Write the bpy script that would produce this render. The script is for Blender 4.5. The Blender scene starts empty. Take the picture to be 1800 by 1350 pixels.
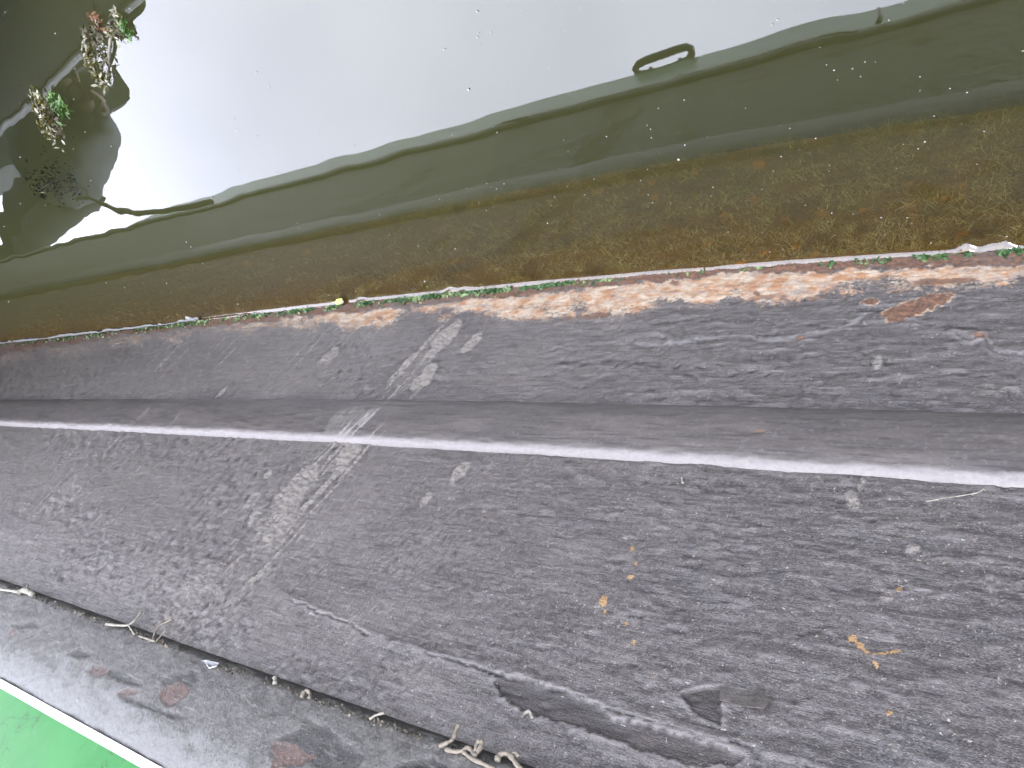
import bpy, bmesh, math, random
import numpy as np
from mathutils import Matrix, Vector

sc = bpy.context.scene
C = sc.collection
random.seed(7)
RNG = np.random.default_rng(11)

# ------------------------------------------------------------------ camera
# world: X runs along the hull (away from the lens), Y towards the boat, Z up, water at Z = 0
F, PW, PH = 1300.0, 1800.0, 1350.0
VP = np.array([-900.0 - 900.0, 700.0 - 675.0, F])
NY = -650.0
NX = (-F * F - (NY - 675.0) * VP[1]) / VP[0]
ND = np.array([NX, NY - 675.0, F])
dv = ND / np.linalg.norm(ND)
av = VP / np.linalg.norm(VP)
ov = np.cross(dv, av)
B = np.stack([av, -ov, -dv])              # rows: world axes in the picture frame (x right, y down, z ahead)
CAM = np.array([0.0, 0.0, 1.0])
cam_data = bpy.data.cameras.new('camera')
cam = bpy.data.objects.new('camera', cam_data)
C.objects.link(cam)
right, up, back = B @ np.array([1, 0, 0]), B @ np.array([0, -1, 0]), B @ np.array([0, 0, -1])
M = Matrix.Identity(4)
for i in range(3):
    M[i][0], M[i][1], M[i][2], M[i][3] = right[i], up[i], back[i], CAM[i]
cam.matrix_world = M
cam_data.sensor_width = 36.0
cam_data.lens = F / PW * 36.0
cam_data.clip_start, cam_data.clip_end = 0.01, 500.0
sc.camera = cam

# ------------------------------------------------------------------ sky, sun, exposure
SUN_DIR = Vector((-0.55, -0.45, 1.15)).normalized()      # towards the sun
elev = math.asin(SUN_DIR.z)
world = bpy.data.worlds.new('World')
sc.world = world
world.use_nodes = True
nt = world.node_tree
nt.nodes.clear()
wo = nt.nodes.new('ShaderNodeOutputWorld')
bg = nt.nodes.new('ShaderNodeBackground')
bg.inputs['Strength'].default_value = 0.1
sky = nt.nodes.new('ShaderNodeTexSky')
sky.sky_type = 'NISHITA'
sky.sun_disc = False
sky.sun_elevation = elev
sky.sun_rotation = math.atan2(SUN_DIR.x, SUN_DIR.y)
tc = nt.nodes.new('ShaderNodeTexCoord')
cn = nt.nodes.new('ShaderNodeTexNoise')
cn.inputs['Scale'].default_value = 1.6
cn.inputs['Detail'].default_value = 4.0
cn.inputs['Roughness'].default_value = 0.5
nt.links.new(tc.outputs['Generated'], cn.inputs['Vector'])
cr = nt.nodes.new('ShaderNodeValToRGB')
cr.color_ramp.elements[0].position = 0.3
cr.color_ramp.elements[0].color = (7.9, 8.25, 10.1, 1)
cr.color_ramp.elements[1].position = 0.7
cr.color_ramp.elements[1].color = (11.9, 12.1, 13.8, 1)
nt.links.new(cn.outputs['Fac'], cr.inputs['Fac'])
mx = nt.nodes.new('ShaderNodeMixRGB')
mx.inputs['Fac'].default_value = 0.86
nt.links.new(sky.outputs['Color'], mx.inputs['Color1'])
nt.links.new(cr.outputs['Color'], mx.inputs['Color2'])
nt.links.new(mx.outputs['Color'], bg.inputs['Color'])
nt.links.new(bg.outputs['Background'], wo.inputs['Surface'])

sun_data = bpy.data.lights.new('sun', 'SUN')
sun_data.energy = 0.5
sun_data.angle = math.radians(14)
sun_data.color = (1.0, 0.96, 0.9)
sun = bpy.data.objects.new('sun', sun_data)
C.objects.link(sun)
sun.rotation_euler = SUN_DIR.to_track_quat('Z', 'Y').to_euler()

sc.view_settings.view_transform = 'Standard'
sc.view_settings.look = 'None'
sc.view_settings.gamma = 1.0
sc.view_settings.use_curve_mapping = False
sc.view_settings.exposure = 3.97
sc.cycles.use_denoising = True
sc.cycles.max_bounces = 8
sc.cycles.transparent_max_bounces = 12
sc.cycles.volume_bounces = 0

# ------------------------------------------------------------------ helpers
def ray(px, py):
    r = np.array([px - 900.0, py - 675.0, F])
    return B @ r                                       # world direction

def at_z(px, py, z):
    r = ray(px, py)
    return CAM + r * ((z - 1.0) / r[2])

def at_y(px, py, y):
    r = ray(px, py)
    return CAM + r * (y / r[1])

def mirror_z(px, py, z):
    """the point at height z whose reflection in the water shows at this pixel"""
    p = at_z(px, py, -z)
    p[2] = z
    return p

def to_px(P):
    q = (P - CAM) @ B
    ok = q[:, 2] > 0.05
    w = np.where(ok, q[:, 2], 1.0)
    return np.where(ok, 900.0 + F * q[:, 0] / w, 1e5), np.where(ok, 675.0 + F * q[:, 1] / w, -1e5 + q[:, 0] * 100)

def hash2(ix, iy, seed):
    h = (ix.astype(np.int64) * 374761393 + iy.astype(np.int64) * 668265263 + seed * 974634777) & 0xffffffff
    h = ((h ^ (h >> 13)) * 1274126177) & 0xffffffff
    h = h ^ (h >> 16)
    return (h & 0xffffff).astype(np.float64) / 16777215.0

def vnoise(x, y, seed=0):
    ix, iy = np.floor(x), np.floor(y)
    fx, fy = x - ix, y - iy
    ux, uy = fx * fx * fx * (fx * (fx * 6 - 15) + 10), fy * fy * fy * (fy * (fy * 6 - 15) + 10)
    a, b = hash2(ix, iy, seed), hash2(ix + 1, iy, seed)
    c, d = hash2(ix, iy + 1, seed), hash2(ix + 1, iy + 1, seed)
    return (a + (b - a) * ux) * (1 - uy) + (c + (d - c) * ux) * uy

def fbm(x, y, seed=0, octaves=4, gain=0.5):
    t, amp, tot = 0.0, 1.0, 0.0
    c, s = math.cos(0.6), math.sin(0.6)
    for k in range(octaves):
        t = t + amp * vnoise(x, y, seed + 17 * k)
        tot += amp
        x, y = (c * x - s * y) * 2.03 + 3.1, (s * x + c * y) * 2.03 + 7.7
        amp *= gain
    return t / tot

def sstep(a, b, x):
    t = np.clip((x - a) / (b - a), 0, 1)
    return t * t * (3 - 2 * t)

def poly_dist(px, py, pts):
    """distance to a polyline and the signed side of it (positive below in the picture)"""
    best = np.full(px.shape, 1e9)
    for (x0, y0), (x1, y1) in zip(pts[:-1], pts[1:]):
        dx, dy = x1 - x0, y1 - y0
        t = np.clip(((px - x0) * dx + (py - y0) * dy) / (dx * dx + dy * dy), 0, 1)
        best = np.minimum(best, np.hypot(px - x0 - t * dx, py - y0 - t * dy))
    return best

def in_poly(px, py, pts):
    c = np.zeros(px.shape, bool)
    n = len(pts)
    for i in range(n):
        x0, y0 = pts[i]
        x1, y1 = pts[(i + 1) % n]
        if y0 == y1:
            continue
        c ^= ((y0 > py) != (y1 > py)) & (px < (x1 - x0) * (py - y0) / (y1 - y0) + x0)
    return c

def poly_sd(px, py, pts):
    d = poly_dist(px, py, pts + [pts[0]])
    return np.where(in_poly(px, py, pts), d, -d)

def ell(px, py, cx, cy, L, w, ang):
    c, s = math.cos(ang), math.sin(ang)
    a = (px - cx) * c + (py - cy) * s
    b = -(px - cx) * s + (py - cy) * c
    return np.sqrt((a / L) ** 2 + (b / w) ** 2)

def tag(o, label=None, cat=None, group=None, kind=None):
    for k, v in (('label', label), ('category', cat), ('group', group), ('kind', kind)):
        if v:
            o[k] = v
    return o

def empty(name, loc=(0, 0, 0)):
    o = bpy.data.objects.new(name, None)
    o.location = loc
    o.empty_display_size = 0.1
    C.objects.link(o)
    return o

def link(name, me, mat=None, parent=None, smooth=True):
    o = bpy.data.objects.new(name, me)
    C.objects.link(o)
    if mat is not None:
        me.materials.append(mat)
    if smooth and len(me.polygons):
        me.polygons.foreach_set('use_smooth', np.ones(len(me.polygons), bool))
    if parent is not None:
        o.parent = parent
        o.matrix_parent_inverse = Matrix.Translation(-Vector(parent.location)) if parent.parent is None else parent.matrix_parent_inverse.copy()
    return o

def mesh_np(name, V, Q):
    me = bpy.data.meshes.new(name)
    V = np.ascontiguousarray(V, np.float32)
    Q = np.ascontiguousarray(Q, np.int32)
    k = Q.shape[1]
    me.vertices.add(len(V))
    me.vertices.foreach_set('co', V.ravel())
    me.loops.add(Q.size)
    me.loops.foreach_set('vertex_index', Q.ravel())
    me.polygons.add(len(Q))
    me.polygons.foreach_set('loop_start', np.arange(0, Q.size, k, dtype=np.int32))
    me.update(calc_edges=True)
    return me

def grid_faces(nu, nv):
    i = np.arange(nu * nv).reshape(nu, nv)
    return np.stack([i[:-1, :-1], i[1:, :-1], i[1:, 1:], i[:-1, 1:]], -1).reshape(-1, 4)

def attr(me, name, cols):
    a = me.color_attributes.new(name, 'FLOAT_COLOR', 'POINT')
    c = np.ones((len(me.vertices), 4), np.float32)
    for i, col in enumerate(cols):
        c[:, i] = col
    a.data.foreach_set('color', c.ravel())

def tube_np(pts, rad, n=6, close=False):
    """vertices and quads of a tube along pts"""
    P = np.array(pts, float)
    m = len(P)
    rad = np.broadcast_to(np.array(rad, float), (m,))
    T = np.roll(P, -1, 0) - np.roll(P, 1, 0) if close else np.gradient(P, axis=0)
    T /= np.linalg.norm(T, axis=1)[:, None] + 1e-12
    ref = np.array([0.13, 0.31, 0.94])
    N1 = np.cross(T, ref)
    N1 /= np.linalg.norm(N1, axis=1)[:, None] + 1e-9
    N2 = np.cross(T, N1)
    a = np.arange(n) / n * 2 * np.pi
    V = P[:, None, :] + rad[:, None, None] * (np.cos(a)[None, :, None] * N1[:, None, :] + np.sin(a)[None, :, None] * N2[:, None, :])
    Q = []
    for i in range(m if close else m - 1):
        j = (i + 1) % m
        for k in range(n):
            k2 = (k + 1) % n
            Q.append((i * n + k, i * n + k2, j * n + k2, j * n + k))
    V = V.reshape(-1, 3)
    if not close:
        c0, c1 = len(V), len(V) + 1
        V = np.vstack([V, P[0], P[-1]])
        for k in range(n):
            Q.append((c0, (k + 1) % n, k, k))
            Q.append((c1, (m - 1) * n + k, (m - 1) * n + (k + 1) % n, (m - 1) * n + (k + 1) % n))
    return V, Q

def mesh_list(name, parts):
    V, Q, off = [], [], 0
    for v, q in parts:
        V.append(v)
        Q += [tuple(dict.fromkeys(i + off for i in f)) for f in q]
        off += len(v)
    me = bpy.data.meshes.new(name)
    me.from_pydata(np.vstack(V).tolist(), [], Q)
    me.update()
    return me

def box_np(x0, x1, y0, y1, z0, z1):
    V = np.array([(x, y, z) for x in (x0, x1) for y in (y0, y1) for z in (z0, z1)], float)
    Q = [(0, 1, 3, 2), (4, 6, 7, 5), (0, 4, 5, 1), (2, 3, 7, 6), (0, 2, 6, 4), (1, 5, 7, 3)]
    return V, Q

# ------------------------------------------------------------------ materials
class NT:
    def __init__(self, name):
        self.m = bpy.data.materials.new(name)
        self.m.use_nodes = True
        self.t = self.m.node_tree
        self.b = self.t.nodes['Principled BSDF']
        self.out = self.t.nodes['Material Output']
        self.co = self.t.nodes.new('ShaderNodeTexCoord').outputs['Object']
    def n(self, typ, **kw):
        nd = self.t.nodes.new(typ)
        for k, v in kw.items():
            setattr(nd, k, v)
        return nd
    def l(self, a, b):
        self.t.links.new(a, b)
    def map(self, scale=(1, 1, 1), rot=(0, 0, 0), src=None):
        m = self.n('ShaderNodeMapping')
        m.inputs['Scale'].default_value = scale
        m.inputs['Rotation'].default_value = rot
        self.l(src or self.co, m.inputs['Vector'])
        return m.outputs['Vector']
    def noise(self, scale, detail=4, rough=0.55, vec=None, dist=0.0):
        nd = self.n('ShaderNodeTexNoise')
        nd.inputs['Scale'].default_value = scale
        nd.inputs['Detail'].default_value = detail
        nd.inputs['Roughness'].default_value = rough
        nd.inputs['Distortion'].default_value = dist
        self.l(vec or self.co, nd.inputs['Vector'])
        return nd.outputs['Fac']
    def ramp(self, fac, stops):
        nd = self.n('ShaderNodeValToRGB')
        e = nd.color_ramp.elements
        while len(e) < len(stops):
            e.new(0.5)
        for k, (p, c) in enumerate(stops):
            e[k].position = p
            e[k].color = (c, c, c, 1) if isinstance(c, (int, float)) else (*c, 1)
        self.l(fac, nd.inputs['Fac'])
        return nd.outputs['Color']
    def mix(self, fac, a, b, mode='MIX'):
        nd = self.n('ShaderNodeMixRGB', blend_type=mode)
        for s, v in (('Fac', fac), ('Color1', a), ('Color2', b)):
            if isinstance(v, (int, float)):
                nd.inputs[s].default_value = v if s == 'Fac' else (v, v, v, 1)
            elif isinstance(v, tuple):
                nd.inputs[s].default_value = (*v, 1)
            else:
                self.l(v, nd.inputs[s])
        return nd.outputs['Color']
    def math(self, op, a, b=0.0, clamp=False):
        nd = self.n('ShaderNodeMath', operation=op, use_clamp=clamp)
        for i, v in enumerate((a, b)):
            if isinstance(v, (int, float)):
                nd.inputs[i].default_value = v
            else:
                self.l(v, nd.inputs[i])
        return nd.outputs[0]
    def attr(self, name):
        nd = self.n('ShaderNodeVertexColor', layer_name=name)
        s = self.n('ShaderNodeSeparateColor')
        self.l(nd.outputs['Color'], s.inputs['Color'])
        return s.outputs['Red'], s.outputs['Green'], s.outputs['Blue']
    def bump(self, h, strength=0.5, dist=0.001, normal=None):
        nd = self.n('ShaderNodeBump')
        nd.inputs['Strength'].default_value = strength
        nd.inputs['Distance'].default_value = dist
        self.l(h, nd.inputs['Height'])
        if normal is not None:
            self.l(normal, nd.inputs['Normal'])
        return nd.outputs['Normal']
    def set(self, color=None, rough=None, spec=None, normal=None, metal=None):
        for s, v in (('Base Color', color), ('Roughness', rough), ('Specular IOR Level', spec), ('Normal', normal), ('Metallic', metal)):
            if v is None:
                continue
            if isinstance(v, (int, float)):
                self.b.inputs[s].default_value = v
            elif isinstance(v, tuple):
                self.b.inputs[s].default_value = (*v, 1)
            else:
                self.l(v, self.b.inputs[s])
        return self.m

def simple(name, col, var=0.3, scale=60.0, rough=0.6, spec=0.3, bump=0.3, dist=0.0005):
    n = NT(name)
    f = n.noise(scale, 5)
    c = n.mix(n.ramp(f, [(0.3, 0.0), (0.7, 1.0)]), tuple(v * (1 - var) for v in col), tuple(min(1, v * (1 + var)) for v in col))
    return n.set(c, rough, spec, n.bump(n.noise(scale * 4, 4), bump, dist))

def hull_mat():
    n = NT('black_hull_paint')
    scuff, rust, cream = n.attr('wear_glint')
    peel, orange, warm = n.attr('tone')
    algae, pale, _x = n.attr('growth')
    # X-stretched coordinates for roller marks and sags
    vs = n.map((0.35, 1, 1))
    f1 = n.noise(28, 6, 0.65, vs)
    f2 = n.noise(170, 5, 0.7)
    f3 = n.noise(620, 3, 0.6)
    vs2 = n.map((0.12, 1, 1))
    f4 = n.noise(120, 4, 0.6, vs2)
    f5 = n.noise(900, 2, 0.5, n.map((0.6, 1, 1)))
    cav = _x
    hue = n.noise(14, 4, 0.6)
    base = n.mix(n.ramp(f1, [(0.3, 0.0), (0.72, 1.0)]), (0.0108, 0.0095, 0.0088), (0.0200, 0.0175, 0.0162))
    base = n.mix(n.ramp(hue, [(0.38, 0.0), (0.5, 0.45), (0.62, 0.0)]), base, (0.019, 0.0160, 0.0165))
    base = n.mix(n.ramp(hue, [(0.6, 0.0), (0.75, 0.6)]), base, (0.0125, 0.0135, 0.0185))
    base = n.mix(n.math('MULTIPLY', warm, 0.9), base, (0.036, 0.0318, 0.0295))
    base = n.mix(n.ramp(f4, [(0.42, 0.0), (0.75, 0.4)]), base, (0.029, 0.027, 0.0275))
    base = n.mix(n.ramp(f2, [(0.50, 0.0), (0.72, 0.6)]), base, (0.044, 0.041, 0.040))
    base = n.mix(n.ramp(f2, [(0.26, 0.7), (0.42, 0.0)]), base, (0.0055, 0.0053, 0.0056))
    base = n.mix(n.ramp(f5, [(0.3, 0.55), (0.48, 0.0), (0.74, 0.6)]), base, n.mix(n.ramp(f5, [(0.49, 0.0), (0.51, 1.0)]), (0.0055, 0.0053, 0.0056), (0.058, 0.054, 0.051)))
    # relief shading put into the colour: high spots lighter, hollows darker
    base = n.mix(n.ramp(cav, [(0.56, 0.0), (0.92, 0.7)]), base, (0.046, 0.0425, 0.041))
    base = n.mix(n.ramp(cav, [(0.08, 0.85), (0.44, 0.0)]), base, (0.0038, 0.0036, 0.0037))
    st = n.n('ShaderNodeMapping')
    st.inputs['Rotation'].default_value = (0, DRAG, 0)
    n.l(n.co, st.inputs['Vector'])
    st2 = n.n('ShaderNodeMapping')
    st2.inputs['Scale'].default_value = (0.10, 1, 1)
    n.l(st.outputs['Vector'], st2.inputs['Vector'])
    lf = n.noise(330, 4, 0.65, st2.outputs['Vector'])
    base = n.mix(n.math('MULTIPLY', n.ramp(lf, [(0.52, 0.0), (0.7, 1.0)]), n.math('MULTIPLY', warm, 0.8)), base, (0.056, 0.052, 0.048))
    base = n.mix(n.math('MULTIPLY', n.ramp(lf, [(0.3, 1.0), (0.46, 0.0)]), n.math('MULTIPLY', warm, 0.6)), base, (0.012, 0.011, 0.0105))
    hs = n.noise(300, 5, 0.7, n.map((0.08, 1, 1)))
    base = n.mix(n.ramp(hs, [(0.5, 0.0), (0.72, 0.55)]), base, (0.046, 0.043, 0.042))
    base = n.mix(n.ramp(hs, [(0.28, 0.6), (0.46, 0.0)]), base, (0.0055, 0.0052, 0.0054))
    # dust and salt specks
    sp = n.noise(330, 2, 0.5)
    base = n.mix(n.ramp(sp, [(0.68, 0.0), (0.73, 1.0)]), base, (0.085, 0.08, 0.073))
    # scuffs break up in the grain of the paint
    g = n.math('ADD', n.math('MULTIPLY', scuff, 1.0), n.math('MULTIPLY', n.math('SUBTRACT', f3, 0.5), 2.4))
    g = n.math('ADD', g, n.math('MULTIPLY', n.math('SUBTRACT', f5, 0.5), 1.3))
    g = n.math('ADD', g, n.math('MULTIPLY', n.math('SUBTRACT', f2, 0.5), 1.3))
    base = n.mix(n.ramp(g, [(0.42, 0.0), (1.2, 1.0)]), base, (0.053, 0.048, 0.042))
    base = n.mix(n.math('MULTIPLY', pale, 0.8), base, (0.05, 0.048, 0.047))
    cc = n.mix(n.ramp(n.noise(38, 6, 0.75), [(0.40, 0.0), (0.58, 1.0)]), (0.080, 0.040, 0.018), (0.110, 0.091, 0.068))
    cc = n.mix(n.ramp(n.noise(60, 5, 0.7, n.map((0.5, 1, 1))), [(0.5, 0.0), (0.66, 0.8)]), cc, (0.055, 0.047, 0.042))
    gc = n.math('ADD', n.math('MULTIPLY', cream, 1.15), n.math('MULTIPLY', n.math('SUBTRACT', f2, 0.5), 2.6))
    gc = n.math('ADD', gc, n.math('MULTIPLY', n.math('SUBTRACT', f5, 0.5), 0.9))
    base = n.mix(n.ramp(gc, [(0.4, 0.0), (0.85, 1.0)]), base, cc)
    rc = n.mix(n.ramp(f2, [(0.35, 0.0), (0.65, 1.0)]), (0.012, 0.0075, 0.006), (0.050, 0.024, 0.012))
    gr = n.math('ADD', n.math('MULTIPLY', rust, 1.5), n.math('MULTIPLY', n.math('SUBTRACT', f2, 0.5), 1.8))
    base = n.mix(n.ramp(gr, [(0.42, 0.0), (0.95, 1.0)]), base, rc)
    go = n.math('ADD', n.math('MULTIPLY', orange, 1.05), n.math('MULTIPLY', n.math('SUBTRACT', f5, 0.5), 2.2))
    go = n.math('ADD', go, n.math('MULTIPLY', n.math('SUBTRACT', f3, 0.5), 1.8))
    base = n.mix(n.ramp(go, [(0.45, 0.0), (1.0, 1.0)]), base, (0.092, 0.056, 0.025))
    base = n.mix(peel, base, n.mix(n.ramp(f1, [(0.35, 0.0), (0.65, 1.0)]), (0.0065, 0.006, 0.0058), (0.0155, 0.0128, 0.0118)))
    ga = n.math('ADD', n.math('MULTIPLY', algae, 1.4), n.math('MULTIPLY', n.math('SUBTRACT', f2, 0.5), 1.2))
    ac = n.mix(n.ramp(f2, [(0.35, 0.0), (0.65, 1.0)]), (0.105, 0.060, 0.020), (0.22, 0.125, 0.042))
    ac = n.mix(n.math('MULTIPLY', orange, 0.85), ac, (0.42, 0.17, 0.03))
    ac = n.mix(n.math('MULTIPLY', pale, 0.4), ac, (0.13, 0.13, 0.03))
    base = n.mix(n.ramp(ga, [(0.45, 0.0), (0.8, 1.0)]), base, ac)
    h = n.math('ADD', n.math('MULTIPLY', f2, 0.6), n.math('MULTIPLY', f3, 0.35))
    h = n.math('ADD', h, n.math('MULTIPLY', hs, 0.6))
    h = n.math('ADD', h, n.math('MULTIPLY', f1, 0.5))
    h = n.math('ADD', h, n.math('MULTIPLY', f5, 0.3))
    nb = n.bump(h, 0.8, 0.0016)
    rough = n.mix(n.math('MAXIMUM', n.math('MAXIMUM', cream, rust), scuff), 0.5, 0.9)
    return n.set(base, rough, 0.2, nb)

def water_mat():
    n = NT('canal_water')
    t = n.t
    t.nodes.remove(n.b)
    fr = n.n('ShaderNodeFresnel')
    fr.inputs['IOR'].default_value = 1.55
    gl = n.n('ShaderNodeBsdfGlossy')
    gl.inputs['Roughness'].default_value = 0.0
    tr = n.n('ShaderNodeBsdfTransparent')
    tr.inputs['Color'].default_value = (0.66, 0.67, 0.60, 1)      # film of silt and dust on the surface
    mxs = n.n('ShaderNodeMixShader')
    n.l(fr.outputs[0], mxs.inputs[0])
    n.l(tr.outputs[0], mxs.inputs[1])
    n.l(gl.outputs[0], mxs.inputs[2])
    n.l(mxs.outputs[0], n.out.inputs['Surface'])
    vsn = n.n('ShaderNodeVolumeScatter')
    vsn.inputs['Color'].default_value = (0.80, 0.84, 0.50, 1)
    vsn.inputs['Density'].default_value = 0.33
    va = n.n('ShaderNodeVolumeAbsorption')
    va.inputs['Color'].default_value = (0.50, 0.50, 0.25, 1)
    va.inputs['Density'].default_value = 1.45
    ad = n.n('ShaderNodeAddShader')
    n.l(vsn.outputs[0], ad.inputs[0])
    n.l(va.outputs[0], ad.inputs[1])
    n.l(ad.outputs[0], n.out.inputs['Volume'])
    return n.m

# ------------------------------------------------------------------ setting: canal bed and water
def poly_fit(pts, z, deg=3):
    Q = np.array([at_z(x, y, z) for x, y in pts])
    c = np.polyfit(Q[:, 0], Q[:, 1], deg)
    lo, hi = Q[:, 0].min(), Q[:, 0].max()
    return lambda x: np.polyval(c, np.clip(x, lo, hi))

W_PX = [(0, 604), (187, 583), (333, 565), (600, 535), (800, 513), (1033, 492), (1200, 477), (1400, 463), (1500, 458), (1800, 438)]
yW = poly_fit(W_PX, 0.0)
ZG, YG = 0.8346, 0.523          # the groove under the gunwale guard
ZK, YK = 0.935, 0.519           # top edge of the guard

def hull_y(x, z):
    w = yW(x)
    t = np.clip(z / ZG, -1, 1.2)
    return np.where(z >= 0, w + (YG + 0.011 - w) * t, w + 0.0 * z)

def canal():
    bed = mesh_list('canal_bed', [box_np(-14, 20, -16, 9, -1.4, -1.15)])
    tag(link('canal_bed', bed, simple('canal_mud', (0.012, 0.012, 0.007), 0.4, 8), smooth=False), kind='structure')
    # water surface: rows run along the hull, close together at the meniscus
    xs = np.concatenate([[-12, -5, -2, -1], np.arange(-0.6, 0.5, 0.006), np.arange(0.5, 1.25, 0.009), np.arange(1.25, 2.2, 0.0055), np.arange(2.2, 3.6, 0.014), np.arange(3.6, 5.5, 0.05), [6, 7, 9, 12, 18]])
    es = np.concatenate([-np.array([2.5, 1.2, 0.3, 0.05, 0.012, 0.004]), [-0.0012], np.linspace(0, 0.018, 18), np.array([0.0195, 0.0215, 0.024, 0.027, 0.031, 0.036, 0.042, 0.048]), np.arange(0.055, 0.48, 0.018), np.arange(0.485, 0.86, 0.006), np.arange(0.87, 1.35, 0.018), [1.5, 1.8, 2.3, 3.2, 5, 8, 14]])
    X, Eo = np.meshgrid(xs, es, indexing='ij')
    wob = (fbm(X * 9, X * 0, 5, 3) - 0.5) * 0.010
    spike = np.zeros_like(X)
    for cx, w, a in ((640, 8, 0.006), (795, 10, 0.007), (820, 12, 0.004), (332, 9, 0.010), (1700, 14, 0.009), (1745, 16, 0.006), (1770, 12, 0.008), (145, 10, 0.007), (60, 9, 0.006)):
        y0 = np.interp(cx, [p[0] for p in W_PX], [p[1] for p in W_PX])
        x0 = at_z(cx, y0, 0)[0]
        sx = abs(at_z(cx + w, y0, 0)[0] - x0)
        spike += a * np.exp(-((X - x0) / sx) ** 2) * np.where(np.abs(X) < 20, 1, 0)
    edge = np.exp(-np.maximum(Eo, 0) / 0.05)
    Y = yW(X) - Eo - (wob * 0.25 + spike) * edge * (Eo > -0.001)
    lam = 0.0043 * (1 + 0.45 * np.clip(X, 0, 4)) * (1 + 0.35 * (fbm(X * 14, X * 0 + 3, 9, 3) - 0.5))
    Z = 0.0066 * np.exp(-np.maximum(Eo, 0) / lam) * np.where(Eo < -0.0013, 0.3, 1.0)
    # very calm ripples
    damp = 1 - 0.6 * np.exp(-np.maximum(Eo, 0) / 0.04)
    rip = (fbm(X * 4.5 + 0.35 * Y, Y * 7.0, 21, 2, 0.35) - 0.5) * 0.00052 + (vnoise(X * 13 + 4, Y * 9, 31) - 0.5) * 0.00024 * (1 + 1.6 * sstep(1.2, 3.0, X)) + (vnoise(X * 24 + 4, Y * 20, 37) - 0.5) * 0.00006 * (1 + 1.5 * sstep(1.2, 3.0, X))
    Z = Z + rip * damp * (Eo > 0) * (np.abs(X) < 6)
    # water drawn up round the floating weed
    for mx_, my_, w, a in ((184, 48, 13, 0.0016), (170, 84, 9, 0.0012), (172, 108, 9, 0.0014), (180, 132, 9, 0.0014), (84, 205, 14, 0.0008), (92, 230, 9, 0.0008)):
        p = at_z(mx_, my_, 0)
        q = at_z(mx_ + w, my_, 0)
        rr = np.linalg.norm(q - p)
        Z = Z + a * np.exp(-((X - p[0]) ** 2 + (Y - p[1]) ** 2) / rr ** 2)
    V = np.stack([X, Y, Z], -1).reshape(-1, 3)
    nu, nv = X.shape
    Q = grid_faces(nu, nv)
    base = len(V)
    # close the body of water below
    ring = list(range(0, nv)) + [i * nv + nv - 1 for i in range(1, nu)] + [(nu - 1) * nv + j for j in range(nv - 2, -1, -1)] + [i * nv for i in range(nu - 2, 0, -1)]
    low = V[ring].copy()
    low[:, 2] = -1.1
    V2 = np.vstack([V, low])
    me = bpy.data.meshes.new('water')
    k = len(ring)
    faces = Q[:, ::-1].tolist()
    side = [(ring[i], base + i, base + (i + 1) % k, ring[(i + 1) % k]) for i in range(k)]
    faces = faces + side + [tuple(base + i for i in range(k))[::-1]]
    me.from_pydata(V2.tolist(), [], faces)
    me.update()
    o = link('water', me, water_mat())
    bm = bmesh.new()
    bm.from_mesh(me)
    bmesh.ops.recalc_face_normals(bm, faces=bm.faces)
    bm.to_mesh(me)
    bm.free()
    tag(o, kind='structure')
canal()

# ------------------------------------------------------------------ the boat
boat = empty('narrowboat', (2.0, 1.5, 0.0))
tag(boat, 'black steel narrowboat side with worn paint, rusty waterline and green cabin', 'boat')
_p, _q = at_y(300, 1100, 0.54), at_y(790, 580, 0.58)
DRAG = math.atan2(_q[2] - _p[2], _q[0] - _p[0])      # direction of the drag marks on the plate
HULL = hull_mat()

STREAK = math.atan2(580 - 1100, 790 - 300)          # direction of the drag marks in the picture

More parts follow.
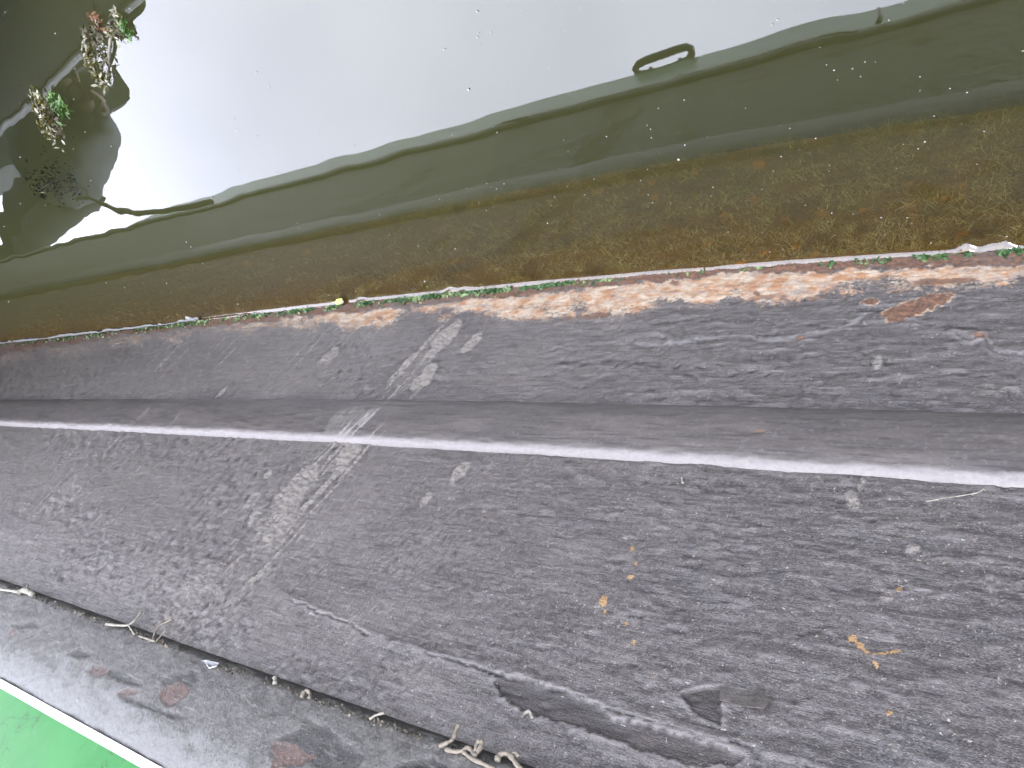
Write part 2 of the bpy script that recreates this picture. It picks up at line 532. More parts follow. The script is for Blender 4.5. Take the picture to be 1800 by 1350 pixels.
def scuff_field(px, py):
    s = np.zeros(px.shape)
    n1 = fbm(px / 26, py / 26, 41, 4) - 0.5
    for cx, cy, L, w, a in ((785, 592, 44, 13, 1), (765, 622, 26, 8, .9), (830, 604, 26, 8, 1), (580, 625, 24, 9, .75), (752, 658, 36, 11, 1), (735, 640, 60, 20, .45),
                            (620, 738, 40, 22, .4), (590, 745, 40, 20, .4), (560, 735, 18, 10, .3), (610, 800, 40, 17, .95), (522, 862, 62, 22, .8), (487, 935, 40, 13, .75), (450, 905, 30, 8, .5), (445, 880, 22, 9, .6), (473, 833, 9, 4, 1),
                            (810, 830, 24, 11, .9), (752, 876, 18, 7, .8), (390, 690, 22, 4, 1), (700, 686, 20, 6, .6), (330, 1060, 80, 26, .5), (480, 930, 60, 30, .5), (270, 1100, 60, 22, .35), (120, 860, 60, 12, .3), (380, 870, 30, 10, .3)):
        e = ell(px, py, cx, cy, L, w, STREAK)
        s = np.maximum(s, a * (1 - sstep(0.7, 1.15, e + n1 * 1.1)))
    for cx, cy, L, w, an, a in ((1500, 885, 14, 20, -0.4, .85), (1515, 858, 6, 18, 0.35, .6), (1543, 640, 9, 13, 0.2, .9), (1604, 968, 14, 10, -.2, .8), (1560, 1052, 20, 12, -.6, .6), (1745, 1020, 22, 24, .2, .4),
                                (1240, 925, 40, 8, 0, .3), (1760, 690, 60, 14, .1, .3), (940, 690, 40, 10, -.3, .3), (780, 640, 30, 60, .6, .2)):
        e = ell(px, py, cx, cy, L, w, an)
        s = np.maximum(s, a * (1 - sstep(0.6, 1.1, e + n1 * 0.9)))
    # thin parallel scratches along the drag direction
    c, sn = math.cos(STREAK), math.sin(STREAK)
    al, ac = px * c + py * sn, -px * sn + py * c
    bend = ac + (fbm(al / 160, ac / 160, 61, 2) - 0.5) * 10
    thin = vnoise(bend / 3.2, al / 85, 51) * 0.65 + vnoise(bend / 1.9, al / 45, 52) * 0.35
    dens = np.zeros(px.shape)
    for cx, cy, L, w, a in ((480, 930, 330, 62, 1.0), (740, 640, 120, 42, .95), (330, 1090, 170, 70, .8), (620, 770, 90, 60, .7), (160, 880, 230, 150, .42), (560, 650, 200, 90, .42), (330, 640, 240, 110, .35), (760, 900, 200, 90, .25)):
        dens = np.maximum(dens, a * (1 - sstep(0.5, 1.1, ell(px, py, cx, cy, L, w, STREAK))))
    s = np.maximum(s, sstep(0.8 - 0.2 * dens, 0.86 - 0.16 * dens, thin) * np.clip(dens * 1.3, 0, 1) * 0.95)
    return s

RIDGE = [(400, 985), (470, 1028), (550, 1066), (640, 1104), (700, 1127), (800, 1160), (900, 1186), (1000, 1212), (1060, 1240), (1150, 1265), (1250, 1292), (1400, 1336), (1520, 1372)]
STRIP = [(873, 1188), (900, 1191), (980, 1212), (1045, 1243), (1080, 1262), (1160, 1285), (1250, 1313), (1312, 1334), (1290, 1346), (1210, 1346), (1110, 1312), (1060, 1296), (1000, 1270), (960, 1262), (930, 1250), (895, 1241), (875, 1212)]
TRI = [(1198, 1221), (1232, 1213), (1270, 1209), (1269, 1240), (1267, 1276), (1227, 1258), (1210, 1240)]
VEIN = [(960, 612), (987, 609), (1050, 603), (1100, 604), (1167, 606), (1200, 603), (1233, 597), (1293, 592), (1360, 600), (1407, 593), (1483, 577), (1505, 566), (1520, 555)]
CRACK = [(1680, 588), (1705, 600), (1725, 592), (1738, 610), (1748, 622), (1775, 626), (1830, 630)]
CREAM_TOP = ([0, 300, 520, 700, 800, 900, 1100, 1300, 1500, 1650, 1800], [622, 580, 557, 537, 529, 520, 499, 481, 474, 470, 465])
CREAM_LOW = ([0, 150, 300, 450, 600, 760, 900, 1000, 1200, 1400, 1530, 1650, 1800], [652, 628, 604, 585, 573, 570, 566, 560, 546, 533, 516, 514, 506])

def masks(px, py, z):
    n1 = fbm(px / 34, py / 20, 71, 4) - 0.5
    n2 = fbm(px / 9, py / 6, 72, 3) - 0.5
    n3 = fbm(px / 90, py / 60, 73, 4) - 0.5
    wl = np.interp(px, [p[0] for p in W_PX], [p[1] for p in W_PX])
    top = np.interp(px, *CREAM_TOP)
    low = np.interp(px, *CREAM_LOW)
    # beyond the part traced from the picture the bands keep their height above the water
    out = (px < -40) | (px > 1860)
    up_top = np.where(out, (z - 0.018) * 900, py - top)
    up_wl = np.where(out, z * 900, py - wl)
    d_top = up_top + n1 * 16 + n2 * 7
    d_low = np.where(out, (0.075 - z) * 900, low - py) + n1 * 26 + n2 * 10 + n3 * 18
    above = z > -0.002
    leftfade = 0.45 + 0.55 * sstep(150, 700, px)
    cream = sstep(-2, 7, d_top) * sstep(-12, 26, d_low) * above * leftfade
    cream *= np.clip(0.80 + n3 * 2.0 + 0.4 * sstep(30, 0, up_top) + n1, 0.2, 1)
    rust = sstep(-4, 3, up_wl) * sstep(6, -4, d_top) * above * 0.95
    rust = np.maximum(rust * (0.55 + 0.45 * sstep(-0.15, 0.1, n3 + n1)), cream * sstep(0.28, 0.5, n1 + n3 * 0.8) * 0.6)
    for cx, cy, L, w, an, a in ((1602, 545, 62, 15, -0.28, 1), (1640, 532, 40, 12, -0.2, .8), (1532, 534, 20, 9, -.05, .9), (1575, 562, 26, 7, -.2, .9), (1048, 556, 34, 6, -.08, .55), (1000, 560, 9, 6, 0, .5), (1720, 594, 12, 6, 0, .6), (1660, 497, 60, 6, -.02, .6), (1345, 525, 40, 5, -.1, .45), (1430, 527, 22, 5, 0, .45), (1407, 597, 5, 5, 0, .8), (500, 712, 9, 3, 0, .6)):
        e = ell(px, py, cx, cy, L, w, an) + n1 * 0.9 + n2 * 0.5
        rust = np.maximum(rust, a * (1 - sstep(0.75, 1.05, e)))
        cream = np.maximum(cream, 0.85 * a * (1 - sstep(0.85, 1.25, e)))
    orange = np.zeros(px.shape)
    for cx, cy, L, w, an in ((1062, 1060, 7, 10, 0.2), (1064, 1076, 4, 5, 0), (1112, 967, 4, 6, 0), (1118, 993, 4, 3, .6), (1109, 1016, 6, 4, 0), (1101, 1097, 3, 3, 0), (1115, 1132, 3, 6, 0), (1500, 1126, 9, 7, .6), (1513, 1138, 12, 5, .8), (1525, 1150, 6, 4, .7), (1540, 1172, 8, 5, .9), (1560, 1150, 26, 3, -.15),
                             (1564, 1257, 5, 4, 0), (1580, 1038, 5, 4, 0), (1335, 757, 9, 2, .1)):
        orange = np.maximum(orange, 1 - sstep(0.8, 1.3, ell(px, py, cx, cy, L, w, an) + n2 * 0.8))
    pale = 0.85 * (1 - sstep(1.0, 7, poly_dist(px, py + n2 * 9 + n1 * 5, VEIN) + np.abs(n2) * 10)) * np.clip(0.7 + 2.2 * n1, 0, 1)
    pale = np.maximum(pale, 0.45 * (1 - sstep(2, 5, poly_dist(px, py + n2 * 6, CRACK) + np.abs(n1) * 8)))
    for cx, cy, L, w, an in ((1332, 290, 11, 7, 0), (1328, 352, 9, 5, 0), (1222, 305, 7, 4, 0), (1147, 322, 7, 4, 0), (1445, 375, 9, 5, 0), (1690, 330, 7, 4, 0), (1690, 345, 8, 3, 0), (1275, 381, 8, 4, 0), (1380, 388, 8, 3, 0), (1400, 437, 7, 3, 0), (1692, 412, 9, 4, 0), (1600, 365, 9, 4, 0), (1517, 370, 6, 4, 0), (1608, 386, 8, 3, 0), (1245, 428, 6, 3, 0), (1345, 449, 7, 3, 0), (1436, 449, 6, 3, 0), (1305, 465, 9, 3, 0), (540, 442, 9, 4, 0), (435, 463, 8, 4, 0), (1005, 387, 7, 3, 0), (800, 460, 6, 3, 0), (1150, 348, 6, 3, 0), (1050, 340, 9, 4, 0), (1600, 327, 6, 3, 0), (1660, 350, 6, 3, 0)):
        e = ell(px, py, cx, cy, L, w, an) + n2 * 1.2
        orange = np.maximum(orange, (1 - sstep(0.6, 1.5, e)) * (z < -0.003))
    for cx, cy, L, w in ((1300, 335, 42, 12), (1490, 364, 62, 13), (1222, 374, 22, 9)):
        pale = np.maximum(pale, 0.8 * (1 - sstep(0.4, 1.3, ell(px, py, cx, cy, L, w, -0.12) + n1)) * (z < -0.01))
    orange = np.maximum(orange, 0.45 * sstep(-0.37, -0.43, z) * sstep(-0.15, 0.25, n3 + n1))
    sd_ = poly_sd(px, py, STRIP) + n2 * 13 + n1 * 12
    peel = sstep(-1.0, 1.2, sd_) * 0.8
    peel = np.maximum(peel, sstep(-1, 1.0, poly_sd(px, py, TRI) + n2 * 3))
    warm = np.clip(0.95 - (px - 100) / 1150 + n3 * 1.3 + 0.25 * sstep(690, 720, py) * sstep(760, 720, py), 0, 1)
    algae = sstep(0.0, -0.01, z) * 1.0
    algae = np.maximum(algae, 0.6 * sstep(0.007, 0.001, z + n1 * 0.006))
    return cream, rust, orange, pale, peel, warm, algae, n1, n2, n3

def hull_side():
    xs = np.concatenate([[-3.0, -2.0, -1.4], np.arange(-1.1, -0.25, 0.005), np.arange(-0.25, 0.9, 0.0017), np.arange(0.9, 1.8, 0.0026), np.arange(1.8, 3.4, 0.0045), np.arange(3.4, 8.01, 0.2)])
    zs = np.concatenate([np.arange(-0.455, 0.0, 0.012), np.arange(0.0, 0.12, 0.0016), np.arange(0.12, 0.5, 0.0024), np.arange(0.5, ZG - 0.0005, 0.0016), [ZG, ZG + 0.01, ZG + 0.03]])
    X, Z = np.meshgrid(xs, zs, indexing='ij')
    Y = hull_y(X, Z)
    P = np.stack([X, Y, Z], -1).reshape(-1, 3)
    px, py = to_px(P)
    x, z = P[:, 0], P[:, 2]
    near = sstep(-1.12, -0.95, x) * (x < 3.4)
    cream, rust, orange, pale, peel, warm, algae, n1, n2, n3 = masks(px, py, z)
    scuff = scuff_field(px, py) * (z > 0.1)
    # relief: sagging, blistered paint, proud of the plate (towards -Y)
    lump = fbm(x * 26, z * 62, 81, 4) - 0.5
    lump2 = fbm(x * 70, z * 150, 83, 3) - 0.5
    right = sstep(500, 1300, px)
    h = lump * 0.0011 * (0.35 + 0.65 * right) + lump2 * 0.0012 * (0.5 + 0.5 * right)
    # sharp-lipped sags on the near part
    sag = vnoise(x * 34 + lump * 3, z * 88 + lump2 * 2, 91)
    h += np.clip(sag - 0.55, 0, 1) * 0.0022 * (0.2 + 0.8 * right) * sstep(0.05, 0.12, z)
    h += sstep(0.45, 0.62, fbm(x * 9, z * 22, 95, 4)) * 0.0007
    rd = poly_dist(px, py + n2 * 6, RIDGE)
    side = py - np.interp(px, [p[0] for p in RIDGE], [p[1] for p in RIDGE])
    on = sstep(430, 560, px)
    h += 0.0008 * np.exp(-(rd / 12.0) ** 2) * on
    h += 0.0009 * sstep(-5, 3, side + n2 * 9) * sstep(46, 8, side + n1 * 10) * on * sstep(0.3, 0.55, vnoise(px / 60, px * 0, 97))
    h -= 0.0022 * np.exp(-((side - 6 + n1 * 16 + n2 * 8) / 2.2) ** 2) * on * sstep(0.42, 0.6, vnoise(px / 45, px * 0 + 2, 98))
    h -= 0.0006 * sstep(0, 22, side + n1 * 14) * sstep(70, 30, side) * on * 0.6
    h -= peel * 0.0018
    h += 0.0006 * np.exp(-((poly_sd(px, py, STRIP) + n2 * 13 + n1 * 12 + 5) / 3.5) ** 2) + 0.0005 * np.exp(-((poly_sd(px, py, TRI) + n2 * 3 + 4) / 3.0) ** 2)
    h += 0.0011 * (1 - sstep(1.0, 5, poly_dist(px, py + n2 * 9 + n1 * 5, VEIN))) * (0.6 + 1.2 * n1)
    cd = poly_dist(px, py + n2 * 8, CRACK)
    h += 0.0012 * np.exp(-((cd - 4) / 5.0) ** 2) - 0.002 * np.exp(-(cd / 2.2) ** 2)
    h += rust * (n2 * 0.003) + cream * (n2 * 0.002 + 0.0004)
    # row of small pits
    for cx, cy in ((985, 640), (1030, 642), (1085, 644), (1110, 642), (1152, 645), (1192, 645), (1232, 648), (1265, 642), (1215, 662), (1240, 660), (1292, 660), (1320, 655), (1390, 640), (1350, 660)):
        h -= 0.0016 * np.exp(-ell(px, py + n2 * 6, cx, cy, 10, 2.2, -0.1 + 0.4 * math.sin(cx)) ** 2)
    # layered paint: stepped contours with crisp edges
    tt = fbm(x * 13 + 2, z * 40, 151, 4) * 9
    fr_ = tt - np.floor(tt)
    h += (np.floor(tt) + sstep(0.82, 1.0, fr_)) * 0.00028 * right
    tt2 = fbm(x * 30 + 5, z * 85, 153, 4) * 7
    fr2 = tt2 - np.floor(tt2)
    h += (np.floor(tt2) + sstep(0.8, 1.0, fr2)) * 0.0002 * (0.25 + 0.75 * right)
    # crumbly grain along the drag direction on the far, left part
    cs, sn_ = math.cos(STREAK), math.sin(STREAK)
    al, ac = px * cs + py * sn_, -px * sn_ * 1.0 + py * cs
    gr_ = fbm(al / 13, ac / 6.0, 155, 3) - 0.5
    gr_amp = 1.0 - 0.75 * sstep(350, 1150, px)
    h += gr_ * 0.0019 * gr_amp * sstep(0.06, 0.12, z) * (0.45 + 1.1 * sstep(0.4, 0.6, fbm(px / 130, py / 110, 157, 3)))
    # pits and pale crumbs of the scuffed patches
    h += scuff * (n2 * 0.004 + fbm(px / 4.5, py / 3.5, 159, 2) * 0.002)
    h *= near
    # cavity: height against its own neighbourhood
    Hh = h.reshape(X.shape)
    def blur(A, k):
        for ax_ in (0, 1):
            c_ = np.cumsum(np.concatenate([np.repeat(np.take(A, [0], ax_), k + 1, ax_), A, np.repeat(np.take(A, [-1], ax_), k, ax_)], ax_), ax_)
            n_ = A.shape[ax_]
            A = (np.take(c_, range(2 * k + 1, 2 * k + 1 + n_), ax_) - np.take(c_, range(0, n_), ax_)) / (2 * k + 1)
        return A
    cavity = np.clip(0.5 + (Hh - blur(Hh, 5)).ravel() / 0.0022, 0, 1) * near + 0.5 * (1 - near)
    P[:, 1] -= h
    me = mesh_np('hull_side', P, grid_faces(*X.shape))
    attr(me, 'wear_glint', [scuff, rust, cream])
    attr(me, 'tone', [peel, orange, warm])
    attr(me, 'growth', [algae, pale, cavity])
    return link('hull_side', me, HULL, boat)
hull_side()

def strake():
    """half-round rubbing strake welded along the side"""
    xs = np.concatenate([[-3.0, -1.2, -0.6], np.arange(-0.3, 1.0, 0.003), np.arange(1.0, 2.0, 0.005), np.arange(2.0, 3.6, 0.01), np.arange(3.6, 8.01, 0.2)])
    # worn flat-bar section: face leaning in a little, then a rounded upper edge
    ctl = np.array([(-0.004, 0.350), (0.003, 0.356), (0.0085, 0.364), (0.0128, 0.374), (0.0152, 0.386), (0.0160, 0.400), (0.0155, 0.416), (0.0142, 0.432), (0.0122, 0.446), (0.0100, 0.4535), (0.0068, 0.4585), (0.0022, 0.4620), (-0.004, 0.4645)])
    kk = np.linspace(0, len(ctl) - 1, 46)
    pr = np.stack([np.interp(kk, np.arange(len(ctl)), ctl[:, i]) for i in (0, 1)], -1)
    for _ in range(6):
        pr[1:-1] = (pr[:-2] + 2 * pr[1:-1] + pr[2:]) / 4
    X, A = np.meshgrid(xs, np.arange(len(pr)), indexing='ij')
    Z = pr[A, 1]
    dent = (fbm(X * 5, A * 0.02, 101, 3) - 0.5) * 0.006
    Y = hull_y(X, Z) - pr[A, 0] - dent * np.clip(pr[A, 0] / 0.02, 0, 1)
    P = np.stack([X, Y, Z], -1).reshape(-1, 3)
    px, py = to_px(P)
    x, z = P[:, 0], P[:, 2]
    cream, rust, orange, pale, peel, warm, algae, n1, n2, n3 = masks(px, py, z)
    scuff = scuff_field(px, py)
    P[:, 1] -= (fbm(x * 50, z * 200, 103, 3) - 0.5) * 0.0014
    P[:, 2] += (fbm(x * 30, z * 60, 105, 3) - 0.5) * 0.002
    edge_glint = sstep(0.449, 0.456, z + (fbm(x * 60, z * 0, 107, 3) - 0.5) * 0.004)  # sky highlight along the rounded upper edge, put into the colour
    me = mesh_np('rubbing_strake', P, grid_faces(*X.shape))
    z0 = 0 * scuff
    attr(me, 'wear_glint', [scuff, z0, edge_glint])
    attr(me, 'tone', [z0, orange, np.clip(warm + 0.35, 0, 1)])
    attr(me, 'growth', [z0, z0 + 0.15, z0 + 0.5])
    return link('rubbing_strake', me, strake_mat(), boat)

def strake_mat():
    n = NT('rubbed_strake_paint')
    scuff, rust, cream = n.attr('wear_glint')
    peel, orange, warm = n.attr('tone')
    f1 = n.noise(26, 6, 0.65, n.map((0.25, 1, 1)))
    f2 = n.noise(190, 5, 0.7)
    f3 = n.noise(620, 3, 0.6)
    f4 = n.noise(300, 4, 0.6, n.map((0.06, 1, 1)))
    base = n.mix(n.ramp(f1, [(0.3, 0.0), (0.72, 1.0)]), (0.0165, 0.0148, 0.0143), (0.031, 0.0275, 0.0258))
    base = n.mix(n.ramp(f4, [(0.5, 0.0), (0.68, 0.8)]), base, (0.0085, 0.0076, 0.0074))
    base = n.mix(n.ramp(f2, [(0.52, 0.0), (0.72, 0.6)]), base, (0.042, 0.039, 0.038))
    g = n.math('ADD', n.math('MULTIPLY', scuff, 1.5), n.math('MULTIPLY', n.math('SUBTRACT', f3, 0.5), 2.2))
    base = n.mix(n.ramp(g, [(0.5, 0.0), (1.0, 1.0)]), base, (0.062, 0.058, 0.054))
    base = n.mix(n.math('MULTIPLY', orange, 0.5), base, (0.07, 0.042, 0.025))
    base = n.mix(n.math('MULTIPLY', cream, n.ramp(f2, [(0.3, 0.55), (0.6, 1.0)])), base, (0.050, 0.0455, 0.044))  # cream channel here carries the painted highlight of the upper edge
    h = n.math('ADD', f2, n.math('MULTIPLY', f3, 0.4))
    return n.set(base, 0.42, 0.26, n.bump(h, 0.5, 0.001))
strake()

# ------------------------------------------------------------------ gunwale guard above the groove
def guard_mat():
    n = NT('weathered_gunwale_paint')
    primer, dark, dust = n.attr('wear_glint')
    f1 = n.noise(38, 6, 0.7)
    f2 = n.noise(240, 5, 0.7)
    f3 = n.noise(500, 3, 0.6, n.map((0.1, 1, 1)))
    base = n.mix(n.ramp(f1, [(0.32, 0.0), (0.68, 1.0)]), (0.0085, 0.0082, 0.0076), (0.022, 0.0214, 0.0198))
    base = n.mix(n.ramp(f2, [(0.48, 0.0), (0.7, 0.8)]), base, (0.036, 0.034, 0.031))
    base = n.mix(n.ramp(n.math('ADD', dust, n.math('MULTIPLY', n.math('SUBTRACT', f2, 0.5), 1.2)), [(0.35, 0.0), (0.9, 1.0)]), base, (0.036, 0.036, 0.035))
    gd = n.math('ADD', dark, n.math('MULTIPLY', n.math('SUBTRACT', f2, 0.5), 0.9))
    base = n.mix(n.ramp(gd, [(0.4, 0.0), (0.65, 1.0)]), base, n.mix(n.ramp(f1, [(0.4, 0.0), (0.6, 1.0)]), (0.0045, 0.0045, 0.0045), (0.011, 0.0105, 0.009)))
    gp = n.math('ADD', primer, n.math('MULTIPLY', n.math('SUBTRACT', f2, 0.5), 0.8))
    base = n.mix(n.ramp(gp, [(0.45, 0.0), (0.6, 1.0)]), base, n.mix(n.ramp(f2, [(0.4, 0.0), (0.7, 1.0)]), (0.011, 0.0078, 0.0068), (0.031, 0.0172, 0.0128)))
    f6 = n.noise(420, 4, 0.7)
    base = n.mix(n.ramp(f3, [(0.56, 0.0), (0.7, 0.6)]), base, (0.045, 0.043, 0.039))
    base = n.mix(n.ramp(f6, [(0.3, 0.7), (0.44, 0.0)]), base, (0.0055, 0.0052, 0.0048))
    base = n.mix(n.ramp(f6, [(0.6, 0.0), (0.72, 0.8)]), base, (0.06, 0.057, 0.05))
    h = n.math('ADD', n.math('MULTIPLY', f2, 1.0), n.math('MULTIPLY', f1, 1.5))
    h = n.math('ADD', h, n.math('MULTIPLY', f6, 0.5))
    return n.set(base, 0.5, 0.12, n.bump(h, 0.8, 0.0012))

PRIMER = [[(279, 1222), (283, 1209), (300, 1200), (320, 1198), (334, 1212), (322, 1228), (298, 1244), (284, 1236)],
          [(155, 1180), (165, 1170), (190, 1172), (186, 1184), (168, 1190)], [(212, 1217), (225, 1210), (243, 1215), (236, 1222), (218, 1224)],
          [(10, 1120), (24, 1106), (32, 1112), (18, 1124)], [(477, 1330), (478, 1302), (520, 1306), (556, 1330), (530, 1345), (480, 1348)]]
DARKP = [[(285, 1195), (300, 1185), (340, 1176), (352, 1188), (334, 1212), (322, 1216), (288, 1208)],
         [(120, 1150), (140, 1138), (165, 1150), (140, 1158)], [(475, 1300), (500, 1292), (525, 1280), (535, 1262), (575, 1275), (600, 1300), (640, 1330), (630, 1352), (560, 1352), (520, 1306)],
         [(190, 1172), (240, 1192), (255, 1206), (230, 1204), (190, 1190)], [(205, 1215), (330, 1262), (300, 1262), (210, 1228)], [(20, 1098), (60, 1090), (70, 1100), (30, 1106)], [(700, 1340), (760, 1330), (800, 1352), (690, 1352)]]

def guard():
    xs = np.concatenate([[-3.0, -1.0, -0.3], np.arange(-0.1, 1.7, 0.0024), np.arange(1.7, 8.01, 0.15)])
    # profile: tucked in at the groove, bulging out, then rolling over the top
    prof = []
    y0 = YG
    for t in np.linspace(0, 1, 14):                     # lower lip turning out of the groove
        a = math.pi * 0.5 * t
        prof.append((y0 + 0.012 * (1 - math.sin(a)), ZG - 0.013 + 0.013 * (1 - math.cos(a))))
    z0 = prof[-1][1]
    for t in np.linspace(0, 1, 66)[1:]:                 # half-round face rolling over inwards
        a = math.pi * 0.5 * t
        prof.append((y0 + 0.034 * (1 - math.cos(a)) ** 0.7, z0 + 0.1015 * math.sin(a)))
    y1, z1 = prof[-1]
    for t in (0.5, 1.0):
        prof.append((y1 + 0.012 * t, z1))
    prof = np.array(prof)
    X, K = np.meshgrid(xs, np.arange(len(prof)), indexing='ij')
    P = np.stack([X, prof[K, 0], prof[K, 1]], -1).reshape(-1, 3)
    px, py = to_px(P)
    x, z = P[:, 0], P[:, 2]
    s = np.broadcast_to(np.concatenate([[0], np.cumsum(np.hypot(*np.diff(prof, axis=0).T))]), X.shape).ravel()
    n1 = fbm(x * 40, s * 60, 111, 4) - 0.5
    n2 = fbm(x * 130, s * 180, 112, 3) - 0.5
    primer, dark = np.zeros(len(P)), np.zeros(len(P))
    for pl in PRIMER:
        primer = np.maximum(primer, sstep(-1, 1.5, poly_sd(px, py, pl) + n2 * 9 + n1 * 7))
    for pl in DARKP:
        dark = np.maximum(dark, sstep(-3, 4, poly_sd(px, py, pl) + n2 * 9))
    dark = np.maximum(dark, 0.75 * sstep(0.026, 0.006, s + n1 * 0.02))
    dust = sstep(0.05, 0.115, s + n1 * 0.05)
    h = n1 * 0.0020 + n2 * 0.0011 - 0.0012 * np.maximum(primer, dark * (s > 0.02))
    h *= (x > -0.2) & (x < 1.7)
    P[:, 1] -= h
    P[:, 2] += h * sstep(0.09, 0.12, s)
    me = mesh_np('gunwale_guard', P, grid_faces(*X.shape))
    attr(me, 'wear_glint', [primer, dark, dust])
    link('gunwale_guard', me, guard_mat(), boat)
    return y1 + 0.012, z1
YE, ZE = guard()

# white edge strip, sky glare put into its colour, then the green cabin side
def strip(name, prof, mat, parent, x0=-3.0, x1=8.0, step=0.02, wob=0.0):
    xs = np.concatenate([[x0], np.arange(-0.1, 2.0, step), [x1]])
    prof = np.array(prof)
    X, K = np.meshgrid(xs, np.arange(len(prof)), indexing='ij')
    P = np.stack([X, prof[K, 0], prof[K, 1]], -1).reshape(-1, 3)
    if wob:
        P[:, 1] += (fbm(P[:, 0] * 14, P[:, 2] * 14, 121, 3) - 0.5) * wob
    return link(name, mesh_np(name, P, grid_faces(*X.shape)), mat, parent)

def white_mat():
    n = NT('glare_line_white')
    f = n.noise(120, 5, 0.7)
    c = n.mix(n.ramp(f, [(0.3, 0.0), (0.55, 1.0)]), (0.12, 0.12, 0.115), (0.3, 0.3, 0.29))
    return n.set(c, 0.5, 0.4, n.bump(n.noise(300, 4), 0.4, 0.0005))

def green_mat():
    n = NT('green_cabin_paint')
    f1 = n.noise(16, 5, 0.6)
    f2 = n.noise(260, 4, 0.7)
    c = n.mix(n.ramp(f1, [(0.3, 0.0), (0.7, 1.0)]), (0.007, 0.048, 0.011), (0.010, 0.057, 0.014))
    c = n.mix(n.ramp(f2, [(0.62, 0.0), (0.75, 0.3)]), c, (0.05, 0.11, 0.055))
    # fine cracks in the paint
    v = n.n('ShaderNodeTexVoronoi', feature='DISTANCE_TO_EDGE')
    v.inputs['Scale'].default_value = 16
    wv = n.n('ShaderNodeMixRGB')
    wv.inputs['Fac'].default_value = 0.06
    nn = n.n('ShaderNodeTexNoise')
    nn.inputs['Scale'].default_value = 40
    n.l(n.co, nn.inputs['Vector'])
    n.l(n.co, wv.inputs['Color1'])
    n.l(nn.outputs['Color'], wv.inputs['Color2'])
    n.l(wv.outputs['Color'], v.inputs['Vector'])
    cr_ = n.ramp(n.math('ADD', v.outputs['Distance'], n.math('MULTIPLY', n.ramp(n.noise(9, 2), [(0.45, 0.0), (0.55, 1.0)]), 0.1)), [(0.0, 1.0), (0.022, 0.0)])
    c = n.mix(n.math('MULTIPLY', cr_, 0.8), c, (0.006, 0.016, 0.006))
    c = n.mix(n.ramp(n.noise(45, 6, 0.75), [(0.55, 0.0), (0.75, 0.5)]), c, (0.028, 0.06, 0.03))
    return n.set(c, 0.24, 0.035, n.bump(f2, 0.25, 0.0005))

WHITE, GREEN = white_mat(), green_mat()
strip('glare_line', [(YE - 0.019, ZE - 0.0004), (YE - 0.015, ZE + 0.0016), (YE - 0.002, ZE + 0.0026), (YE + 0.003, ZE + 0.0045), (YE + 0.004, ZE + 0.006)], WHITE, boat, wob=0.003)
strip('cabin_side', [(YE + 0.005, ZE + 0.003), (YE + 0.005, ZE + 0.006), (YE + 0.028, ZE + 0.19), (YE + 0.056, ZE + 0.44), (YE + 0.062, ZE + 0.455), (YE + 0.080, ZE + 0.465), (YE + 0.16, ZE + 0.47), (YE + 1.0, ZE + 0.49), (YE + 1.9, ZE + 0.44), (YE + 2.0, ZE)], GREEN, boat, x1=3.9)
# rest of the shell: bottom plate and far side
shell = np.array([(0.58, -0.455), (0.62, -0.47), (2.5, -0.47), (2.56, -0.44), (2.60, 0.85), (2.55, 0.94), (2.50, 0.94)])
sx = np.array([-3.0, 8.0])
Xg, Kg = np.meshgrid(sx, np.arange(len(shell)), indexing='ij')
link('bottom_plate', mesh_np('bottom_plate', np.stack([Xg, shell[Kg, 0], shell[Kg, 1]], -1).reshape(-1, 3), grid_faces(2, len(shell))), simple('bitumen', (0.014, 0.013, 0.012)), boat, smooth=False)

# handle standing on the cabin edge (seen only in the water)
def handle():
    dark = simple('dark_handle_paint', (0.016, 0.02, 0.016), 0.3, 80, 0.45, 0.4)
    pts_px = [(1116, 134), (1122, 126), (1140, 118), (1165, 110), (1190, 101), (1205, 97), (1215, 99), (1218, 107), (1212, 116), (1195, 124), (1170, 132), (1145, 138), (1124, 141)]
    P = [mirror_z(x, y - 13, 1.50) for x, y in pts_px]
    c = np.mean(P, axis=0)
    P = np.array(P)
    P[:, 2] += (c[1] - P[:, 1]) * 0.6
    V, Q = tube_np(P, 0.0135, 8, close=True)
    ft = [tube_np([c + np.array([s, 0.01, -0.0]), c + np.array([s, 0.035, -0.06])], 0.008, 8) for s in (-0.05, 0.05)]
    link('grab_handle', mesh_list('grab_handle', [(V, Q)] + ft), dark, boat)
    # short line hanging over the guard
    p = mirror_z(1553, 28, 0.90)
    pts = [np.array([p[0] + 0.01, YG - 0.012, 0.93]), np.array([p[0] + 0.004, YG - 0.016, 0.90]), np.array([p[0] - 0.002, YG - 0.015, 0.86]), np.array([p[0], YG - 0.012, 0.835])]
    link('hanging_line', mesh_list('hanging_line', [tube_np(pts, 0.006, 8)]), dark, boat)
handle()

# cabin end, and the open deck beyond it
endp = [(YE + 0.006, ZE), (YE + 0.028, ZE + 0.19), (YE + 0.056, ZE + 0.44), (YE + 0.08, ZE + 0.465), (YE + 1.0, ZE + 0.49), (YE + 1.9, ZE + 0.44), (YE + 2.0, ZE)]
bm = bmesh.new()
bm.faces.new([bm.verts.new((3.9, y, z)) for y, z in endp])
me = bpy.data.meshes.new('cabin_end')
bm.to_mesh(me)
bm.free()
link('cabin_end', me, GREEN, boat, smooth=False)
link('deck', mesh_list('deck', [box_np(3.9, 8.0, YE, 2.5, ZE - 0.03, ZE - 0.004)]), simple('deck_paint', (0.03, 0.034, 0.034), 0.3, 30), boat, smooth=False)

